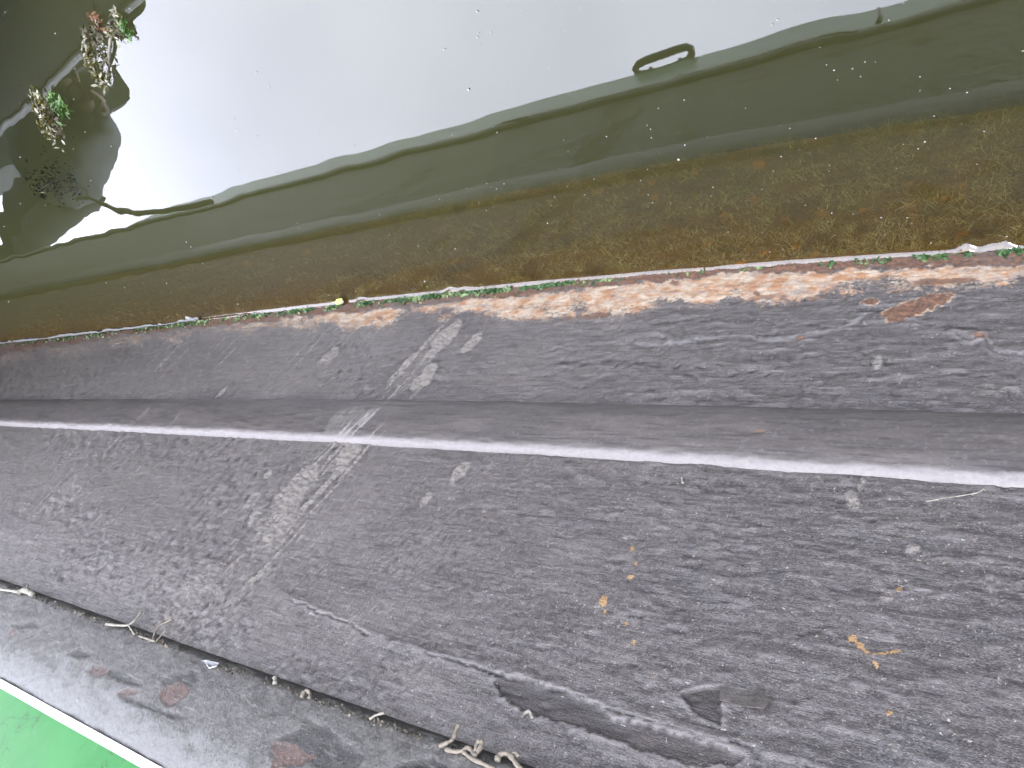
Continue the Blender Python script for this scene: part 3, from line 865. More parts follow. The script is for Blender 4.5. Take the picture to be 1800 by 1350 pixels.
# lifted rectangle of paint beside the bare triangle
def lifted_flake():
    quad = [(1268, 1223), (1270, 1211), (1302, 1213), (1335, 1221), (1358, 1237), (1347, 1258), (1322, 1255), (1300, 1250), (1282, 1242), (1268, 1238)]
    bm = bmesh.new()
    lower, upper = [], []
    for x, y in quad:
        r = ray(x, y)
        t = 0.545
        for _ in range(6):
            P = CAM + r * t
            t = float(hull_y(np.array(P[0]), np.array(P[2]))) / r[1]
        P = CAM + r * t
        lift = 0.0015 + 0.007 * max(0, (y - 1222) / 36)
        upper.append(bm.verts.new((P[0], P[1] - lift - 0.0022, P[2])))
        lower.append(bm.verts.new((P[0], P[1] - lift - 0.0008, P[2])))
    bm.faces.new(upper)
    bm.faces.new(lower[::-1])
    for i in range(len(quad)):
        j = (i + 1) % len(quad)
        bm.faces.new((upper[i], lower[i], lower[j], upper[j]))
    bmesh.ops.recalc_face_normals(bm, faces=bm.faces)
    me = bpy.data.meshes.new('paint_flake')
    bm.to_mesh(me)
    bm.free()
    o = link('paint_flake', me, simple('flaked_paint', (0.026, 0.023, 0.021), 0.45, 120, 0.55, 0.3, 0.8, 0.001), boat, smooth=False)
    o['label'] = 'rectangular flake of black paint lifting off beside a bare triangle'
lifted_flake()

def on_hull(px, py, proud=0.0):
    """points on the hull skin under an array of picture points"""
    px, py = np.atleast_1d(np.array(px, float)), np.atleast_1d(np.array(py, float))
    r = np.stack([px - 900, py - 675, np.full(px.shape, F)], -1) @ B.T
    t = 0.55 / r[:, 1]
    for _ in range(6):
        P = CAM + r * t[:, None]
        t = hull_y(P[:, 0], np.minimum(P[:, 2], ZG)) / r[:, 1]
    P = CAM + r * t[:, None]
    P[:, 1] -= proud
    return P

def ribbons(name, roots, dirs, length, width, bend, mat, parent=None, seg=3, seed=3):
    """many thin curved blades in one mesh"""
    n = len(roots)
    rg = np.random.default_rng(seed)
    t = np.linspace(0, 1, seg + 1)
    side = np.cross(dirs, rg.normal(size=(n, 3)))
    side /= np.linalg.norm(side, axis=1)[:, None] + 1e-9
    C0 = roots[:, None, :] + dirs[:, None, :] * (length[:, None] * t)[..., None] + bend[:, None, :] * (length[:, None] * t ** 2)[..., None]
    w = width[:, None] * (1 - 0.75 * t)
    L, R = C0 - side[:, None, :] * w[..., None] / 2, C0 + side[:, None, :] * w[..., None] / 2
    V = np.stack([L, R], 2).reshape(-1, 3)
    i = (np.arange(n) * (seg + 1) * 2)[:, None] + (np.arange(seg) * 2)[None]
    i = i.ravel()
    return link(name, mesh_np(name, V, np.stack([i, i + 1, i + 3, i + 2], -1)), mat, parent)

def leafy(name, cen, size, mat, parent=None, seed=5, flat=None, elong=1.6):
    """many small cupped leaves in one mesh: four-cornered with a folded midrib"""
    n = len(cen)
    rg = np.random.default_rng(seed)
    nrm = rg.normal(size=(n, 3))
    if flat is not None:
        nrm = nrm * 0.55 + np.array(flat)
    nrm /= np.linalg.norm(nrm, axis=1)[:, None]
    a = np.cross(nrm, rg.normal(size=(n, 3)))
    a /= np.linalg.norm(a, axis=1)[:, None]
    b = np.cross(nrm, a)
    s = size[:, None]
    tip, bas = cen + a * s * elong / 2, cen - a * s * elong / 2
    mid = cen - nrm * s * 0.14
    l, r = cen + b * s * 0.45 + a * s * 0.08, cen - b * s * 0.45 + a * s * 0.08
    V = np.stack([bas, l, tip, r, mid], 1).reshape(-1, 3)
    i = np.arange(n) * 5
    T = np.concatenate([np.stack([i, i + 4, i + 1], -1), np.stack([i + 1, i + 4, i + 2], -1), np.stack([i + 2, i + 4, i + 3], -1), np.stack([i + 3, i + 4, i], -1)])
    return link(name, mesh_np(name, V, T), mat, parent)

def foliage_mat(name, cols, rough=0.45, spec=0.5, scale=150):
    n = NT(name)
    f = n.noise(scale, 3, 0.6)
    c = n.mix(n.ramp(f, [(0.35, 0.0), (0.65, 1.0)]), cols[0], cols[1])
    if len(cols) > 2:
        c = n.mix(n.ramp(n.noise(scale * 0.3, 3), [(0.52, 0.0), (0.6, 1.0)]), c, cols[2])
    return n.set(c, rough, spec)

# weed growing on the hull below the water
def weed():
    rg = np.random.default_rng(5)
    n = 52000
    px = rg.uniform(-60, 1850, n)
    wl = np.interp(px, [p[0] for p in W_PX], [p[1] for p in W_PX])
    z = -0.012 - 0.44 * rg.uniform(0, 1, n) ** 1.25
    x = np.array([at_z(a, b, 0)[0] for a, b in zip(px, wl)])
    x = np.where(rg.uniform(size=n) < 0.5, rg.uniform(-0.35, 1.4, n), x)
    # clumps
    dens = fbm(x * 14, z * 24, 131, 3)
    keep = dens > 0.26 + 0.22 * rg.uniform(size=n)
    x, z = x[keep], z[keep]
    n = len(x)
    roots = np.stack([x, yW(x) - 0.001, z], -1)
    d = np.stack([rg.normal(0, 0.55, n), -0.35 - 0.5 * rg.uniform(size=n), 0.45 + rg.normal(0, 0.35, n)], -1)
    d /= np.linalg.norm(d, axis=1)[:, None]
    bend = np.stack([rg.normal(0, 0.5, n), -0.2 * rg.uniform(size=n), -0.3 + rg.normal(0, 0.45, n)], -1)
    ln = rg.uniform(0.005, 0.019, n) * (1 + 0.7 * (z < -0.38))
    # keep every blade under the surface
    ln = np.minimum(ln, np.maximum(0.003, -z * 0.7))
    m = foliage_mat('underwater_weed', [(0.14, 0.105, 0.036), (0.27, 0.23, 0.10), (0.07, 0.052, 0.02)], 0.8, 0.1, 60)
    o = ribbons('underwater_weed', roots, d, ln, rg.uniform(0.0004, 0.0009, n), bend, m)
    tag(o, 'brown hair-like weed growing on the hull under the water', 'weed', kind='stuff')
weed()

# green growth along the waterline
def fringe():
    rg = np.random.default_rng(8)
    n = 5200
    px = rg.uniform(-20, 1830, n)
    d = np.interp(px, [0, 300, 620, 900, 1050, 1100, 1560, 1620, 1700, 1800], [0.55, .9, 1, .95, .55, .12, .10, .5, .75, 1.0])
    cl = fbm(px / 26, px * 0, 141, 3)
    keep = rg.uniform(size=n) < d * sstep(0.32, 0.6, cl) * 1.1
    px = px[keep]
    wl = np.interp(px, [p[0] for p in W_PX], [p[1] for p in W_PX])
    x = np.array([at_z(a, b, 0)[0] for a, b in zip(px, wl)])
    z = (0.007 + np.abs(rg.normal(0.0, 0.008, len(x)))) * np.interp(px, [0, 900, 1800], [1.5, 1.0, 0.8])
    cen = np.stack([x, hull_y(x, z) - 0.001 - 0.003 * rg.uniform(size=len(x)), z + 0.001], -1)
    m = foliage_mat('waterline_growth', [(0.003, 0.009, 0.0025), (0.012, 0.032, 0.007), (0.045, 0.062, 0.024)], 0.5, 0.15, 130)
    o = leafy('waterline_growth', cen, rg.uniform(0.0028, 0.0075, len(x)), m, flat=(0, -0.7, 0.7))
    tag(o, 'small wet green leaves growing in a thin strip along the waterline', 'growth', kind='stuff')
fringe()

# pale ribbon along the far waterline, the meniscus's sky reflection put in as colour
def glint():
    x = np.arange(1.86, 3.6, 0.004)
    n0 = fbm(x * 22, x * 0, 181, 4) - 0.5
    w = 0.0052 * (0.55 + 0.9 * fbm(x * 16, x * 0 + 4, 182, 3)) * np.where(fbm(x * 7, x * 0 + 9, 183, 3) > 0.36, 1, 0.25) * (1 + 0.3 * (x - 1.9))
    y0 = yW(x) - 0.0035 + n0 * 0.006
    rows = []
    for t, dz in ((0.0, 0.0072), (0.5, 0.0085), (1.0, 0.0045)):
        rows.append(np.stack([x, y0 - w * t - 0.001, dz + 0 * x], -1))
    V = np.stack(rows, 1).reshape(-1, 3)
    o = link('waterline_glint', mesh_np('waterline_glint', V, grid_faces(len(x), 3)), simple('pale_glint', (0.05, 0.051, 0.052), 0.2, 150, 0.6, 0.3))
    tag(o, 'thin pale ribbon standing in for the sky reflection where the water meets the hull', 'glint', kind='stuff')
glint()

# a yellow leaf caught at the waterline
def yellow_leaf():
    p = at_z(601, 534, 0.006)
    root = empty('fallen_leaf', p)
    tag(root, 'pale yellow leaf caught at the waterline above the green growth', 'leaf')
    m = simple('yellow_leaf', (0.16, 0.17, 0.045), 0.25, 200, 0.5, 0.4)
    for k, (dx, dz, s) in enumerate(((0, 0.003, 0.010), (0.009, -0.003, 0.006))):
        a = np.arange(10) / 10 * 2 * np.pi
        V = np.stack([p[0] + dx + s * np.cos(a) * (1 + 0.15 * np.sin(3 * a)), p[1] - 0.008 + 0.3 * s * np.sin(a) - 0.002 * k, p[2] + dz + s * 0.85 * np.sin(a)], -1)
        c = V.mean(0) + np.array([0, 0.003, 0])
        V = np.vstack([V, c])
        T = np.array([(i, (i + 1) % 10, 10) for i in range(10)])
        link('blade', mesh_np('blade', V, T), m, root)
    V, Q = tube_np([p + np.array([0.006, -0.008, 0]), p + np.array([0.02, -0.009, 0.004]), p + np.array([0.03, -0.008, 0.002])], 0.0008, 5)
    link('stalk', mesh_list('stalk', [(V, Q)]), m, root)
yellow_leaf()

# ------------------------------------------------------------------ floating weed in the upper corner of the picture
def path3(pts, z=0.004, n=24):
    P = np.array([at_z(x, y, z) for x, y in pts])
    t = np.linspace(0, len(P) - 1, n)
    return np.stack([np.interp(t, np.arange(len(P)), P[:, i]) for i in range(3)], -1)

def floating_weed(label, stems, tufts, loc_px, seed, mats, depth=0.0):
    rg = np.random.default_rng(seed)
    root = empty('floating_weed', at_z(*loc_px, 0))
    tag(root, label, 'water weed', 'sprigs of weed floating on the water')
    for pts, r in stems:
        P = path3(pts, 0.0045)
        P[:, 2] += 0.003 * np.sin(np.linspace(0, 7, len(P))) - depth
        V, Q = tube_np(P, np.linspace(r, r * 0.5, len(P)), 6)
        link('stem', mesh_list('stem', [(V, Q)]), mats['stem'], root)
    for pts, n, w, size, mk in tufts:
        P = path3(pts, 0.004, 40)
        sc_ = np.linalg.norm(at_z(loc_px[0] + 10, loc_px[1], 0) - at_z(*loc_px, 0)) / 10
        cen = P[rg.integers(0, 40, n)] + rg.normal(0, 1, (n, 3)) * np.array([w * sc_, w * sc_, 0.0]) 
        cen[:, 2] = 0.003 + np.abs(rg.normal(0, 0.004, n)) - depth
        o = leafy('leaves', cen, rg.uniform(0.35, 0.85, n) * size, mats[mk], root, seed + n, flat=(0, 0, 0.6), elong=2.2)
        o['kind'] = 'stuff'

WM = dict(stem=foliage_mat('weed_stem', [(0.03, 0.026, 0.018), (0.06, 0.052, 0.036)]),
          olive=foliage_mat('weed_olive', [(0.010, 0.0095, 0.002), (0.040, 0.036, 0.008)], 0.3, 0.4),
          green=foliage_mat('weed_green', [(0.005, 0.016, 0.002), (0.022, 0.046, 0.006)], 0.4, 0.25),
          rusty=foliage_mat('weed_rusty', [(0.045, 0.013, 0.007), (0.03, 0.022, 0.006)], 0.5, 0.2),
          brown=foliage_mat('weed_brown', [(0.010, 0.0085, 0.0035), (0.024, 0.021, 0.010)], 0.6, 0.15))
floating_weed('straggling sprig of olive and rusty leaves on a bent stalk in glinting water',
              [([(196, 62), (195, 85), (191, 110), (187, 124), (188, 140)], 0.0045), ([(152, 78), (156, 98), (163, 122), (174, 140), (184, 148)], 0.003), ([(168, 30), (174, 45), (186, 56), (200, 64)], 0.0025)],
              [([(152, 76), (156, 98), (164, 120), (176, 142), (186, 146)], 170, 4, 0.012, 'olive'), ([(166, 28), (172, 38), (178, 50)], 50, 4, 0.012, 'rusty'), ([(150, 60), (165, 66), (176, 56)], 90, 6, 0.010, 'brown'), ([(194, 50), (205, 66)], 60, 4, 0.010, 'olive'), ([(200, 45), (212, 62)], 40, 3, 0.010, 'brown'), ([(178, 92), (184, 120)], 60, 6, 0.008, 'brown')], (178, 90), 21, WM)
floating_weed('thin green sprig trailing towards the pale open water',
              [([(214, 34), (222, 50), (232, 69)], 0.0025)], [([(214, 36), (222, 50), (232, 68)], 90, 4, 0.010, 'green'), ([(203, 26), (214, 36)], 40, 4, 0.009, 'olive')], (222, 48), 22, WM)
floating_weed('tangled brown clump of weed with a bright green mossy tuft',
              [([(62, 172), (72, 195), (80, 220), (92, 240)], 0.0035)],
              [([(62, 172), (72, 196), (80, 220), (94, 241)], 240, 6, 0.012, 'olive'), ([(96, 174), (104, 186), (108, 196)], 130, 6, 0.012, 'green'), ([(84, 186), (96, 208), (100, 226)], 110, 7, 0.011, 'brown')], (85, 205), 23, WM)
floating_weed('faint brown tuft of weed just below the surface',
              [([(50, 345), (75, 330), (110, 316)], 0.0025)], [([(46, 346), (60, 338)], 60, 5, 0.010, 'olive'), ([(58, 338), (85, 325), (110, 318)], 260, 10, 0.009, 'brown')], (70, 332), 24, WM, 0.028)

def specks():
    rg = np.random.default_rng(15)
    V, T, k = [], [], 0
    for i in range(340):
        x, y = rg.uniform(0, 1800), rg.uniform(0, 560)
        wl = np.interp(x, [p[0] for p in W_PX], [p[1] for p in W_PX])
        if y > wl - 12 or (rg.uniform() < 0.5 and x < 700):
            continue
        p = at_z(x, y, 0.0022)
        r = rg.uniform(0.0004, 0.00085) * np.linalg.norm(p - CAM) * (2.0 if rg.uniform() < 0.06 else 1.0)
        a = np.arange(6) / 6 * 2 * np.pi + rg.uniform(0, 6)
        ring = np.stack([p[0] + r * np.cos(a) * rg.uniform(0.7, 1.5), p[1] + r * np.sin(a), np.full(6, p[2])], -1)
        V.append(ring)
        V.append((p + np.array([0, 0, r * 0.8]))[None])
        T += [(k + j, k + (j + 1) % 6, k + 6) for j in range(6)]
        k += 7
    o = link('floating_specks', mesh_np('floating_specks', np.vstack(V), np.array(T)), simple('speck_dust', (0.09, 0.09, 0.08), 0.3, 100))
    tag(o, 'tiny pale specks of dust and seed floating on the water', 'specks', kind='stuff')
specks()

# ------------------------------------------------------------------ scraps in the seam and on the paint
def seam(pts, proud=0.003):
    P = on_hull([p[0] for p in pts], [p[1] for p in pts], proud)
    for i, (x, y) in enumerate(pts):
        if P[i, 2] > 0.79:
            P[i] = at_y(x, y, YG - 0.004 - 0.5 * proud)
    t = np.linspace(0, len(P) - 1, max(8, len(P) * 4))
    # smooth the bends
    Q = np.stack([np.interp(t, np.arange(len(P)), P[:, i]) for i in range(3)], -1)
    for _ in range(3):
        Q[1:-1] = (Q[:-2] + 2 * Q[1:-1] + Q[2:]) / 4
    return Q

ROOT = simple('dry_root', (0.05, 0.043, 0.033), 0.35, 200, 0.8, 0.2)
HUSK = simple('pale_husk', (0.065, 0.061, 0.05), 0.3, 200, 0.8, 0.2)

def scrap(name, label, cat, branches, mat, group=None):
    parts = []
    for pts, r in branches:
        Q = seam(pts)
        parts.append(tube_np(Q, r * (0.7 + 0.6 * vnoise(np.arange(len(Q)) * 0.6, np.zeros(len(Q)), len(pts))), 6))
    o = link(name, mesh_list(name, parts), mat)
    tag(o, label, cat, group)
G_ = 'dry roots and fibres caught in the seam'
scrap('dry_root', 'looped pale root pushing out of the seam beside a short upright stub', 'root', [([(772, 1312), (786, 1306), (797, 1300), (801, 1286), (806, 1273)], .0016), ([(783, 1317), (800, 1322), (815, 1320), (822, 1312), (830, 1320), (836, 1330), (842, 1318), (848, 1308), (846, 1302), (838, 1306), (836, 1322)], .0019), ([(815, 1322), (830, 1334), (848, 1342), (870, 1352)], .0019)], ROOT, G_)
scrap('dry_root', 'hooked pale root at the bottom edge, clear of the seam', 'root', [([(874, 1338), (876, 1328), (885, 1323), (896, 1326), (903, 1336), (915, 1352)], .0022), ([(896, 1326), (907, 1322), (912, 1330)], .0015)], ROOT, G_)
scrap('dry_root', 'pale forked fibre lying along the dark seam', 'root', [([(186, 1097), (203, 1099), (225, 1100), (234, 1094), (241, 1086), (249, 1075)], .0016), ([(226, 1099), (231, 1107), (236, 1115)], .0011)], HUSK, G_)
scrap('dry_root', 'thin fibre curling up from a brown crumb in the seam', 'root', [([(245, 1118), (262, 1124), (272, 1127)], .0014), ([(268, 1126), (272, 1112), (279, 1100), (290, 1094), (303, 1089)], .0009), ([(275, 1127), (284, 1116), (292, 1108)], .0008)], ROOT, G_)
scrap('dry_root', 'small knotted root bump on the seam', 'root', [([(530, 1226), (534, 1216), (540, 1212), (546, 1220), (543, 1228)], .0016)], ROOT, G_)
scrap('dry_root', 'little bent fibre standing on the black side', 'root', [([(920, 1264), (926, 1256), (934, 1253), (938, 1266)], .0017)], HUSK, G_)
scrap('dry_root', 'short curved fibre lying just above the seam', 'root', [([(650, 1264), (660, 1257), (676, 1253)], .0012)], HUSK, G_)
scrap('husk', 'torn pale husk trailing a stalk into the seam', 'husk', [([(0, 1036), (16, 1038), (34, 1041)], .0022), ([(34, 1041), (42, 1037), (50, 1040), (58, 1045)], .0045), ([(46, 1038), (49, 1028)], .0013)], HUSK)
scrap('seed', 'single pale seed standing on the seam', 'seed', [([(483, 1191), (484, 1196), (483, 1202)], .0022)], HUSK)
scrap('straw', 'short pale straw lying across the bright rubbing strake', 'straw', [([(284, 742), (286, 734), (289, 725)], .0016)], HUSK)
scrap('straw', 'long thin straw curving below the bright rubbing strake', 'straw', [([(1628, 886), (1660, 880), (1700, 874), (1722, 870), (1730, 862)], .0006)], HUSK)
scrap('straw', 'tiny white splinter below the strake', 'straw', [([(1200, 843), (1200, 848), (1202, 853)], .0012)], HUSK)
def foil():
    pts = [(352, 1162), (366, 1164), (386, 1166), (384, 1174), (372, 1178), (368, 1170)]
    P = on_hull([p[0] for p in pts], [p[1] for p in pts], 0.006)
    P = np.array([at_y(x, y, YG - 0.006) for x, y in pts])
    P[:, 1] -= np.array([0, .003, .001, .004, .005, .008])
    V = np.vstack([P, P + np.array([0, 0.001, 0.0006]), P.mean(0) + np.array([0, -0.006, 0])])
    T = np.array([(i, (i + 1) % 6, 12) for i in range(6)] + [(6 + i, i, 6 + (i + 1) % 6) for i in range(6)] + [(i, (i + 1) % 6, 6 + (i + 1) % 6) for i in range(6)])
    o = link('foil_scrap', mesh_np('foil_scrap', V, T), simple('white_foil', (0.16, 0.165, 0.17), 0.2, 100, 0.25, 0.8), smooth=False)
    tag(o, 'crumpled scrap of white foil stuck in the seam', 'scrap')
foil()

def crumbs():
    rg = np.random.default_rng(44)
    n = 900
    sx_ = rg.uniform(-10, 860, n)
    gx, gy = [0, 93, 187, 283, 350, 460, 567, 783, 860], [1030, 1063, 1097, 1130, 1162, 1197, 1237, 1313, 1348]
    keep = fbm(sx_ / 30, sx_ * 0, 171, 3) + 0.25 * rg.uniform(size=n) > 0.55
    sx_ = sx_[keep]
    sy_ = np.interp(sx_, gx, gy) + rg.normal(-1.5, 3.5, len(sx_))
    cen = np.array([at_y(a, b, YG - 0.002 - 0.003 * u) for a, b, u in zip(sx_, sy_, rg.uniform(size=len(sx_)))])
    m = foliage_mat('seam_dirt', [(0.010, 0.009, 0.007), (0.03, 0.026, 0.02), (0.055, 0.048, 0.036)], 0.9, 0.1, 200)
    o = leafy('seam_dirt', cen, rg.uniform(0.0008, 0.0034, len(cen)), m, boat, 45, elong=1.4)
    o['kind'] = 'stuff'
crumbs()

# loose curled chips of paint all over the side
def chips():
    rg = np.random.default_rng(33)
    n = 1500
    px, py = rg.uniform(0, 1800, n), rg.uniform(600, 1345, n)
    P = on_hull(px, py, 0.0006)
    ok = (P[:, 2] > 0.1) & (P[:, 2] < 0.82) & (np.abs(P[:, 2] - 0.43) > 0.05)
    P, px = P[ok], px[ok]
    n = len(P)
    d = np.stack([rg.normal(0, 1, n), -0.1 * rg.uniform(size=n), rg.normal(0, 0.35, n)], -1)
    lf = px < 800
    d[lf] = np.stack([np.ones(lf.sum()), -0.05 * np.ones(lf.sum()), 0.9 + rg.normal(0, 0.3, lf.sum())], -1)
    d /= np.linalg.norm(d, axis=1)[:, None]
    bend = np.stack([rg.normal(0, 0.2, n), -0.12 * rg.uniform(size=n), rg.normal(0, 0.25, n)], -1)
    m = foliage_mat('pale_chips', [(0.035, 0.033, 0.03), (0.075, 0.07, 0.062)], 0.8, 0.2, 50)
    o = ribbons('paint_chips', P, d, rg.uniform(0.001, 0.0065, n) * rg.uniform(0.3, 1, n), rg.uniform(0.0005, 0.0013, n), bend, m, boat, seed=4)
    o['kind'] = 'stuff'
chips()

# ------------------------------------------------------------------ what the water mirrors at the far end: the next boat, a person, ropes
def next_boat():
    A, D = mirror_z(245, 0, 0.80), mirror_z(0, 236, 0.80)
    ax = (D - A)
    ax[2] = 0
    ax /= np.linalg.norm(ax)
    nrm = np.array([ax[1], -ax[0], 0])                     # away from our boat
    if nrm[1] > 0:
        nrm = -nrm
    root = empty('moored_boat', (*(A[:2] + nrm[:2] * 0.9 + ax[:2] * 1.5), 0))
    tag(root, 'dark boat with a pale gunwale strip moored opposite, mirrored in the top left water', 'boat')
    s = np.linspace(-0.55, 9, 60)
    dark = simple('dark_boat_paint', (0.012, 0.016, 0.014), 0.3, 20, 0.7, 0.15)
    pale = simple('pale_gunwale', (0.11, 0.115, 0.11), 0.2, 20, 0.35, 0.5)
    def sheet(name, prof, mat, s0=-0.55, s1=7.6):
        s = np.linspace(s0, s1, 40)
        V = np.array([[A + ax * t + nrm * o + np.array([0, 0, z - 0.80]) for o, z in prof] for t in s]).reshape(-1, 3)
        link(name, mesh_np(name, V, grid_faces(40, len(prof))), mat, root)
    sheet('hull', [(0.06, -0.3), (0.03, 0.2), (0.0, 0.68), (0.0, 0.70)], dark)
    sheet('gunwale', [(-0.004, 0.70), (-0.012, 0.71), (-0.012, 0.79), (-0.004, 0.805), (0.05, 0.81)], pale)
    sheet('deck', [(0.05, 0.808), (1.7, 0.84), (1.75, 0.7), (1.75, -0.3)], dark)
    sheet('sky_blocker', [(0.10, 0.80), (0.13, 3.3), (0.2, 3.4), (1.5, 3.45), (1.55, 0.8)], dark, 4.3, 7.2)  # added dark block that hides the sky in the mirrored gap at left
    for nm, ts, pr in (('transom', (-0.55, 7.6), ((0.06, -0.3), (0.0, 0.68), (0.05, 0.80), (1.7, 0.83), (1.75, -0.3))),
                       ('sky_blocker_end', (4.3, 7.2), ((0.10, 0.80), (0.13, 3.3), (0.2, 3.4), (1.5, 3.45), (1.55, 0.8)))):
        for t in ts:
            V = np.array([A + ax * t + nrm * o + np.array([0, 0, z - 0.80]) for o, z in pr])
            link(nm, mesh_list(nm, [(V, [(0, 1, 2, 3, 4)])]), dark, root, smooth=False)
next_boat()

def ropes():
    m = simple('dark_rope', (0.018, 0.022, 0.016), 0.4, 300, 0.8, 0.2)
    pts = [(205, 50, 0.8), (214, 42, 0.86), (226, 32, 0.92), (238, 18, 0.96), (244, 4, 0.96), (242, -8, 0.93), (234, -8, 0.9), (226, 2, 0.86), (218, 14, 0.82)]
    P = np.array([mirror_z(*p) for p in pts])
    t = np.linspace(0, len(P) - 1, 40)
    Q = np.stack([np.interp(t, np.arange(len(P)), P[:, i]) for i in range(3)], -1)
    for _ in range(4):
        Q[1:-1] = (Q[:-2] + 2 * Q[1:-1] + Q[2:]) / 4
    tag(link('mooring_rope', mesh_list('mooring_rope', [tube_np(Q, 0.022, 8)]), m), 'thick dark rope looped over the edge of the opposite boat', 'rope')
    pts = [(140, 346, 1.02), (165, 352, 1.0), (200, 361, 0.99), (225, 370, 0.97), (243, 377, 0.95), (262, 373, 0.95), (295, 370, 0.95), (330, 362, 0.95), (372, 352, 0.94)]
    P = np.array([mirror_z(*p) for p in pts])
    t = np.linspace(0, len(P) - 1, 40)
    Q = np.stack([np.interp(t, np.arange(len(P)), P[:, i]) for i in range(3)], -1)
    for _ in range(2):
        Q[1:-1] = (Q[:-2] + 2 * Q[1:-1] + Q[2:]) / 4
    tag(link('mooring_rope', mesh_list('mooring_rope', [tube_np(Q, 0.013, 8)]), m), 'thin sagging rope along the narrowboat edge by the bending person', 'rope')
ropes()

def skin(name, verts, edges, radii, mat, parent, levels=1):
    me = bpy.data.meshes.new(name)
    me.from_pydata([tuple(v) for v in verts], edges, [])
    o = bpy.data.objects.new(name, me)
    C.objects.link(o)
    me.materials.append(mat)
    md = o.modifiers.new('skin', 'SKIN')
    md.use_smooth_shade = True
    for i, r in enumerate(radii):
        rr = r if isinstance(r, tuple) else (r, r)
        me.skin_vertices[0].data[i].radius = rr
    me.skin_vertices[0].data[0].use_root = True
    sb = o.modifiers.new('sub', 'SUBSURF')
    sb.levels = sb.render_levels = levels + 1
    dg = bpy.context.evaluated_depsgraph_get()
    ev = o.evaluated_get(dg)
    nm = bpy.data.meshes.new_from_object(ev)
    nm.name = name
    bpy.data.objects.remove(o)
    if not nm.materials:
        nm.materials.append(mat)
    return link(name, nm, None, parent)

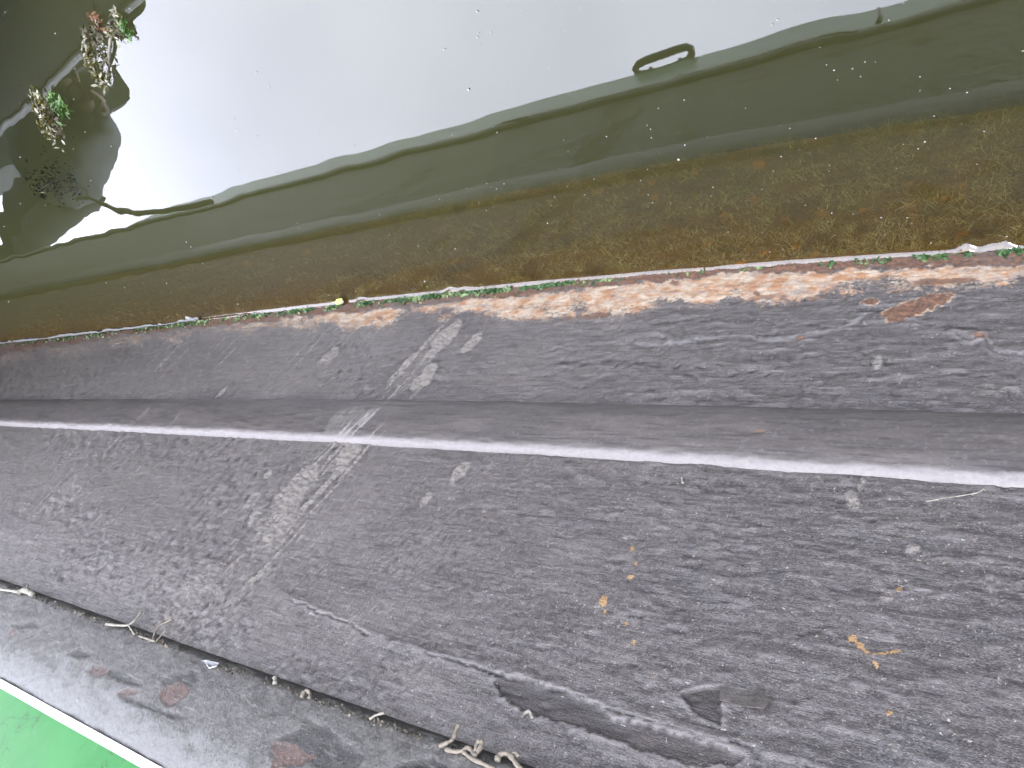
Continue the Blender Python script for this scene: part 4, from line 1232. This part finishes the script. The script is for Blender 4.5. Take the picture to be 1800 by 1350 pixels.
def person():
    V3 = lambda p: np.array(p, float)
    pelvis = mirror_z(105, 330, 1.66)
    chest = mirror_z(112, 232, 1.72)
    neck = mirror_z(140, 165, 1.66)
    fw = neck - chest
    fw /= np.linalg.norm(fw)
    head = mirror_z(200, 112, 1.55)
    hdir = head - neck
    hdir /= np.linalg.norm(hdir)
    foot_z = ZE + 0.03
    deckY = YE + 0.13
    lat = np.cross(fw, [0, 0, 1])
    lat /= np.linalg.norm(lat)
    feet = [np.array([pelvis[0] - 0.02, deckY, foot_z]), np.array([pelvis[0] + 0.30, deckY + 0.05, foot_z])]
    hips = [pelvis - lat * 0.10 * s for s in (1, -1)]
    if hips[0][0] > hips[1][0]:
        hips = hips[::-1]
    knees = [(hips[i] + feet[i]) / 2 + np.array([0, -0.06, 0.02]) for i in (0, 1)]
    root = empty('person', (feet[0] + feet[1]) / 2)
    root.location.z = ZE
    tag(root, 'person in a blue-grey jacket bending over the water, mirrored at left', 'person')
    skinm = simple('skin_tone', (0.11, 0.07, 0.05), 0.1, 40)
    jack = simple('blue_grey_jacket', (0.045, 0.051, 0.062), 0.4, 7, 0.7, 0.3, 0.5, 0.01)
    trou = simple('dark_trousers', (0.02, 0.022, 0.026), 0.2, 12, 0.8, 0.2)
    boot = simple('dark_boots', (0.012, 0.012, 0.012), 0.2, 20)
    hairm = simple('dark_hair', (0.015, 0.012, 0.01), 0.3, 90)
    sh = [neck + lat * 0.19 * s - fw * 0.06 for s in (1, -1)]
    hand_t = [mirror_z(178, 150, 1.22), mirror_z(150, 128, 1.25)]
    # pair shoulders with hands
    if np.linalg.norm(sh[0] - hand_t[0]) + np.linalg.norm(sh[1] - hand_t[1]) > np.linalg.norm(sh[1] - hand_t[0]) + np.linalg.norm(sh[0] - hand_t[1]):
        hand_t = hand_t[::-1]
    elb, hnd = [], []
    for i in (0, 1):
        d = hand_t[i] - sh[i]
        L = np.linalg.norm(d)
        d = d / L
        L = min(L, 0.58)
        e = sh[i] + d * L * 0.52 + np.array([0, 0, -0.03]) + lat * (0.06 if i == 0 else -0.06)
        elb.append(e)
        hnd.append(sh[i] + d * L)
    # one continuous body
    v, e, r = [], [], []
    def add(p, rad, par=None):
        v.append(p)
        r.append(rad)
        if par is not None:
            e.append((par, len(v) - 1))
        return len(v) - 1
    ip = add(pelvis, 0.13)
    ic = add((pelvis + chest) / 2, 0.13, ip)
    ic2 = add(chest, 0.15, ic)
    inn = add(neck - fw * 0.05, 0.11, ic2)
    ink = add(neck + hdir * 0.03, 0.055, inn)
    ih = add(neck + hdir * 0.12, 0.075, ink)
    ih2 = add(neck + hdir * 0.20, 0.098, ih)
    ih3 = add(neck + hdir * 0.29, 0.07, ih2)
    face = np.cross(hdir, lat)
    if face[2] > 0:
        face = -face
    add(neck + hdir * 0.20 + face * 0.115, 0.014, ih2)     # nose
    for i in (0, 1):
        s_ = add(sh[i], 0.065, inn)
        k_ = add(elb[i], 0.043, s_)
        w_ = add(hnd[i], 0.028, k_)
        d = hnd[i] - elb[i]
        d /= np.linalg.norm(d)
        sd = np.cross(d, [0.2, 0.1, 1])
        sd /= np.linalg.norm(sd)
        p_ = add(hnd[i] + d * 0.06, 0.03, w_)
        for q, (off, ln) in enumerate(((-0.03, .062), (-0.01, .075), (0.01, .07), (0.03, .055))):
            f1_ = add(hnd[i] + d * 0.10 + sd * off, 0.0095, p_)
            add(hnd[i] + d * (0.10 + ln * 0.6) + sd * off + np.array([0, 0, -0.015]), 0.0085, f1_)
        add(hnd[i] + d * 0.06 + sd * 0.055, 0.010, w_)
        h_ = add(hips[i], 0.09, ip)
        n_ = add(knees[i], 0.06, h_)
        a_ = add(feet[i] + np.array([0, 0.03, 0.07]), 0.04, n_)
        add(feet[i] + np.array([0, -0.12, 0.02]), 0.035, a_)
    skin('body', v, e, r, skinm, root)
    # jacket
    v, e, r = [], [], []
    ip = add(pelvis - fw * 0.05, (0.31, 0.28))
    ic = add((pelvis + chest) / 2, (0.33, 0.27), ip)
    ic2 = add(chest, (0.34, 0.28), ic)
    inn = add(neck - fw * 0.06, (0.24, 0.19), ic2)
    add(neck + hdir * 0.02, 0.075, inn)
    for i in (0, 1):
        s_ = add(sh[i], 0.095, inn)
        k_ = add(elb[i], 0.07, s_)
        add(hnd[i] - (hnd[i] - elb[i]) * 0.08, 0.05, k_)
    skin('jacket', v, e, r, jack, root)
    v, e, r = [], [], []
    ip = add(pelvis, 0.16)
    for i in (0, 1):
        h_ = add(hips[i], 0.19, ip)
        n_ = add(knees[i], 0.13, h_)
        add(feet[i] + np.array([0, 0.03, 0.10]), 0.065, n_)
    skin('trousers', v, e, r, trou, root)
    for i in (0, 1):
        v, e, r = [], [], []
        a_ = add(feet[i] + np.array([0, 0.03, 0.10]), 0.055)
        b_ = add(feet[i] + np.array([0, 0.02, 0.02]), 0.05, a_)
        add(feet[i] + np.array([0, -0.15, 0.012]), 0.04, b_)
        skin('boot', v, e, r, boot, root)
    v, e, r = [], [], []
    a_ = add(neck + hdir * 0.16 - face * 0.02, 0.098)
    b_ = add(neck + hdir * 0.24 - face * 0.012, 0.1, a_)
    add(neck + hdir * 0.31 - face * 0.005, 0.06, b_)
    skin('hair', v, e, r, hairm, root)
person()
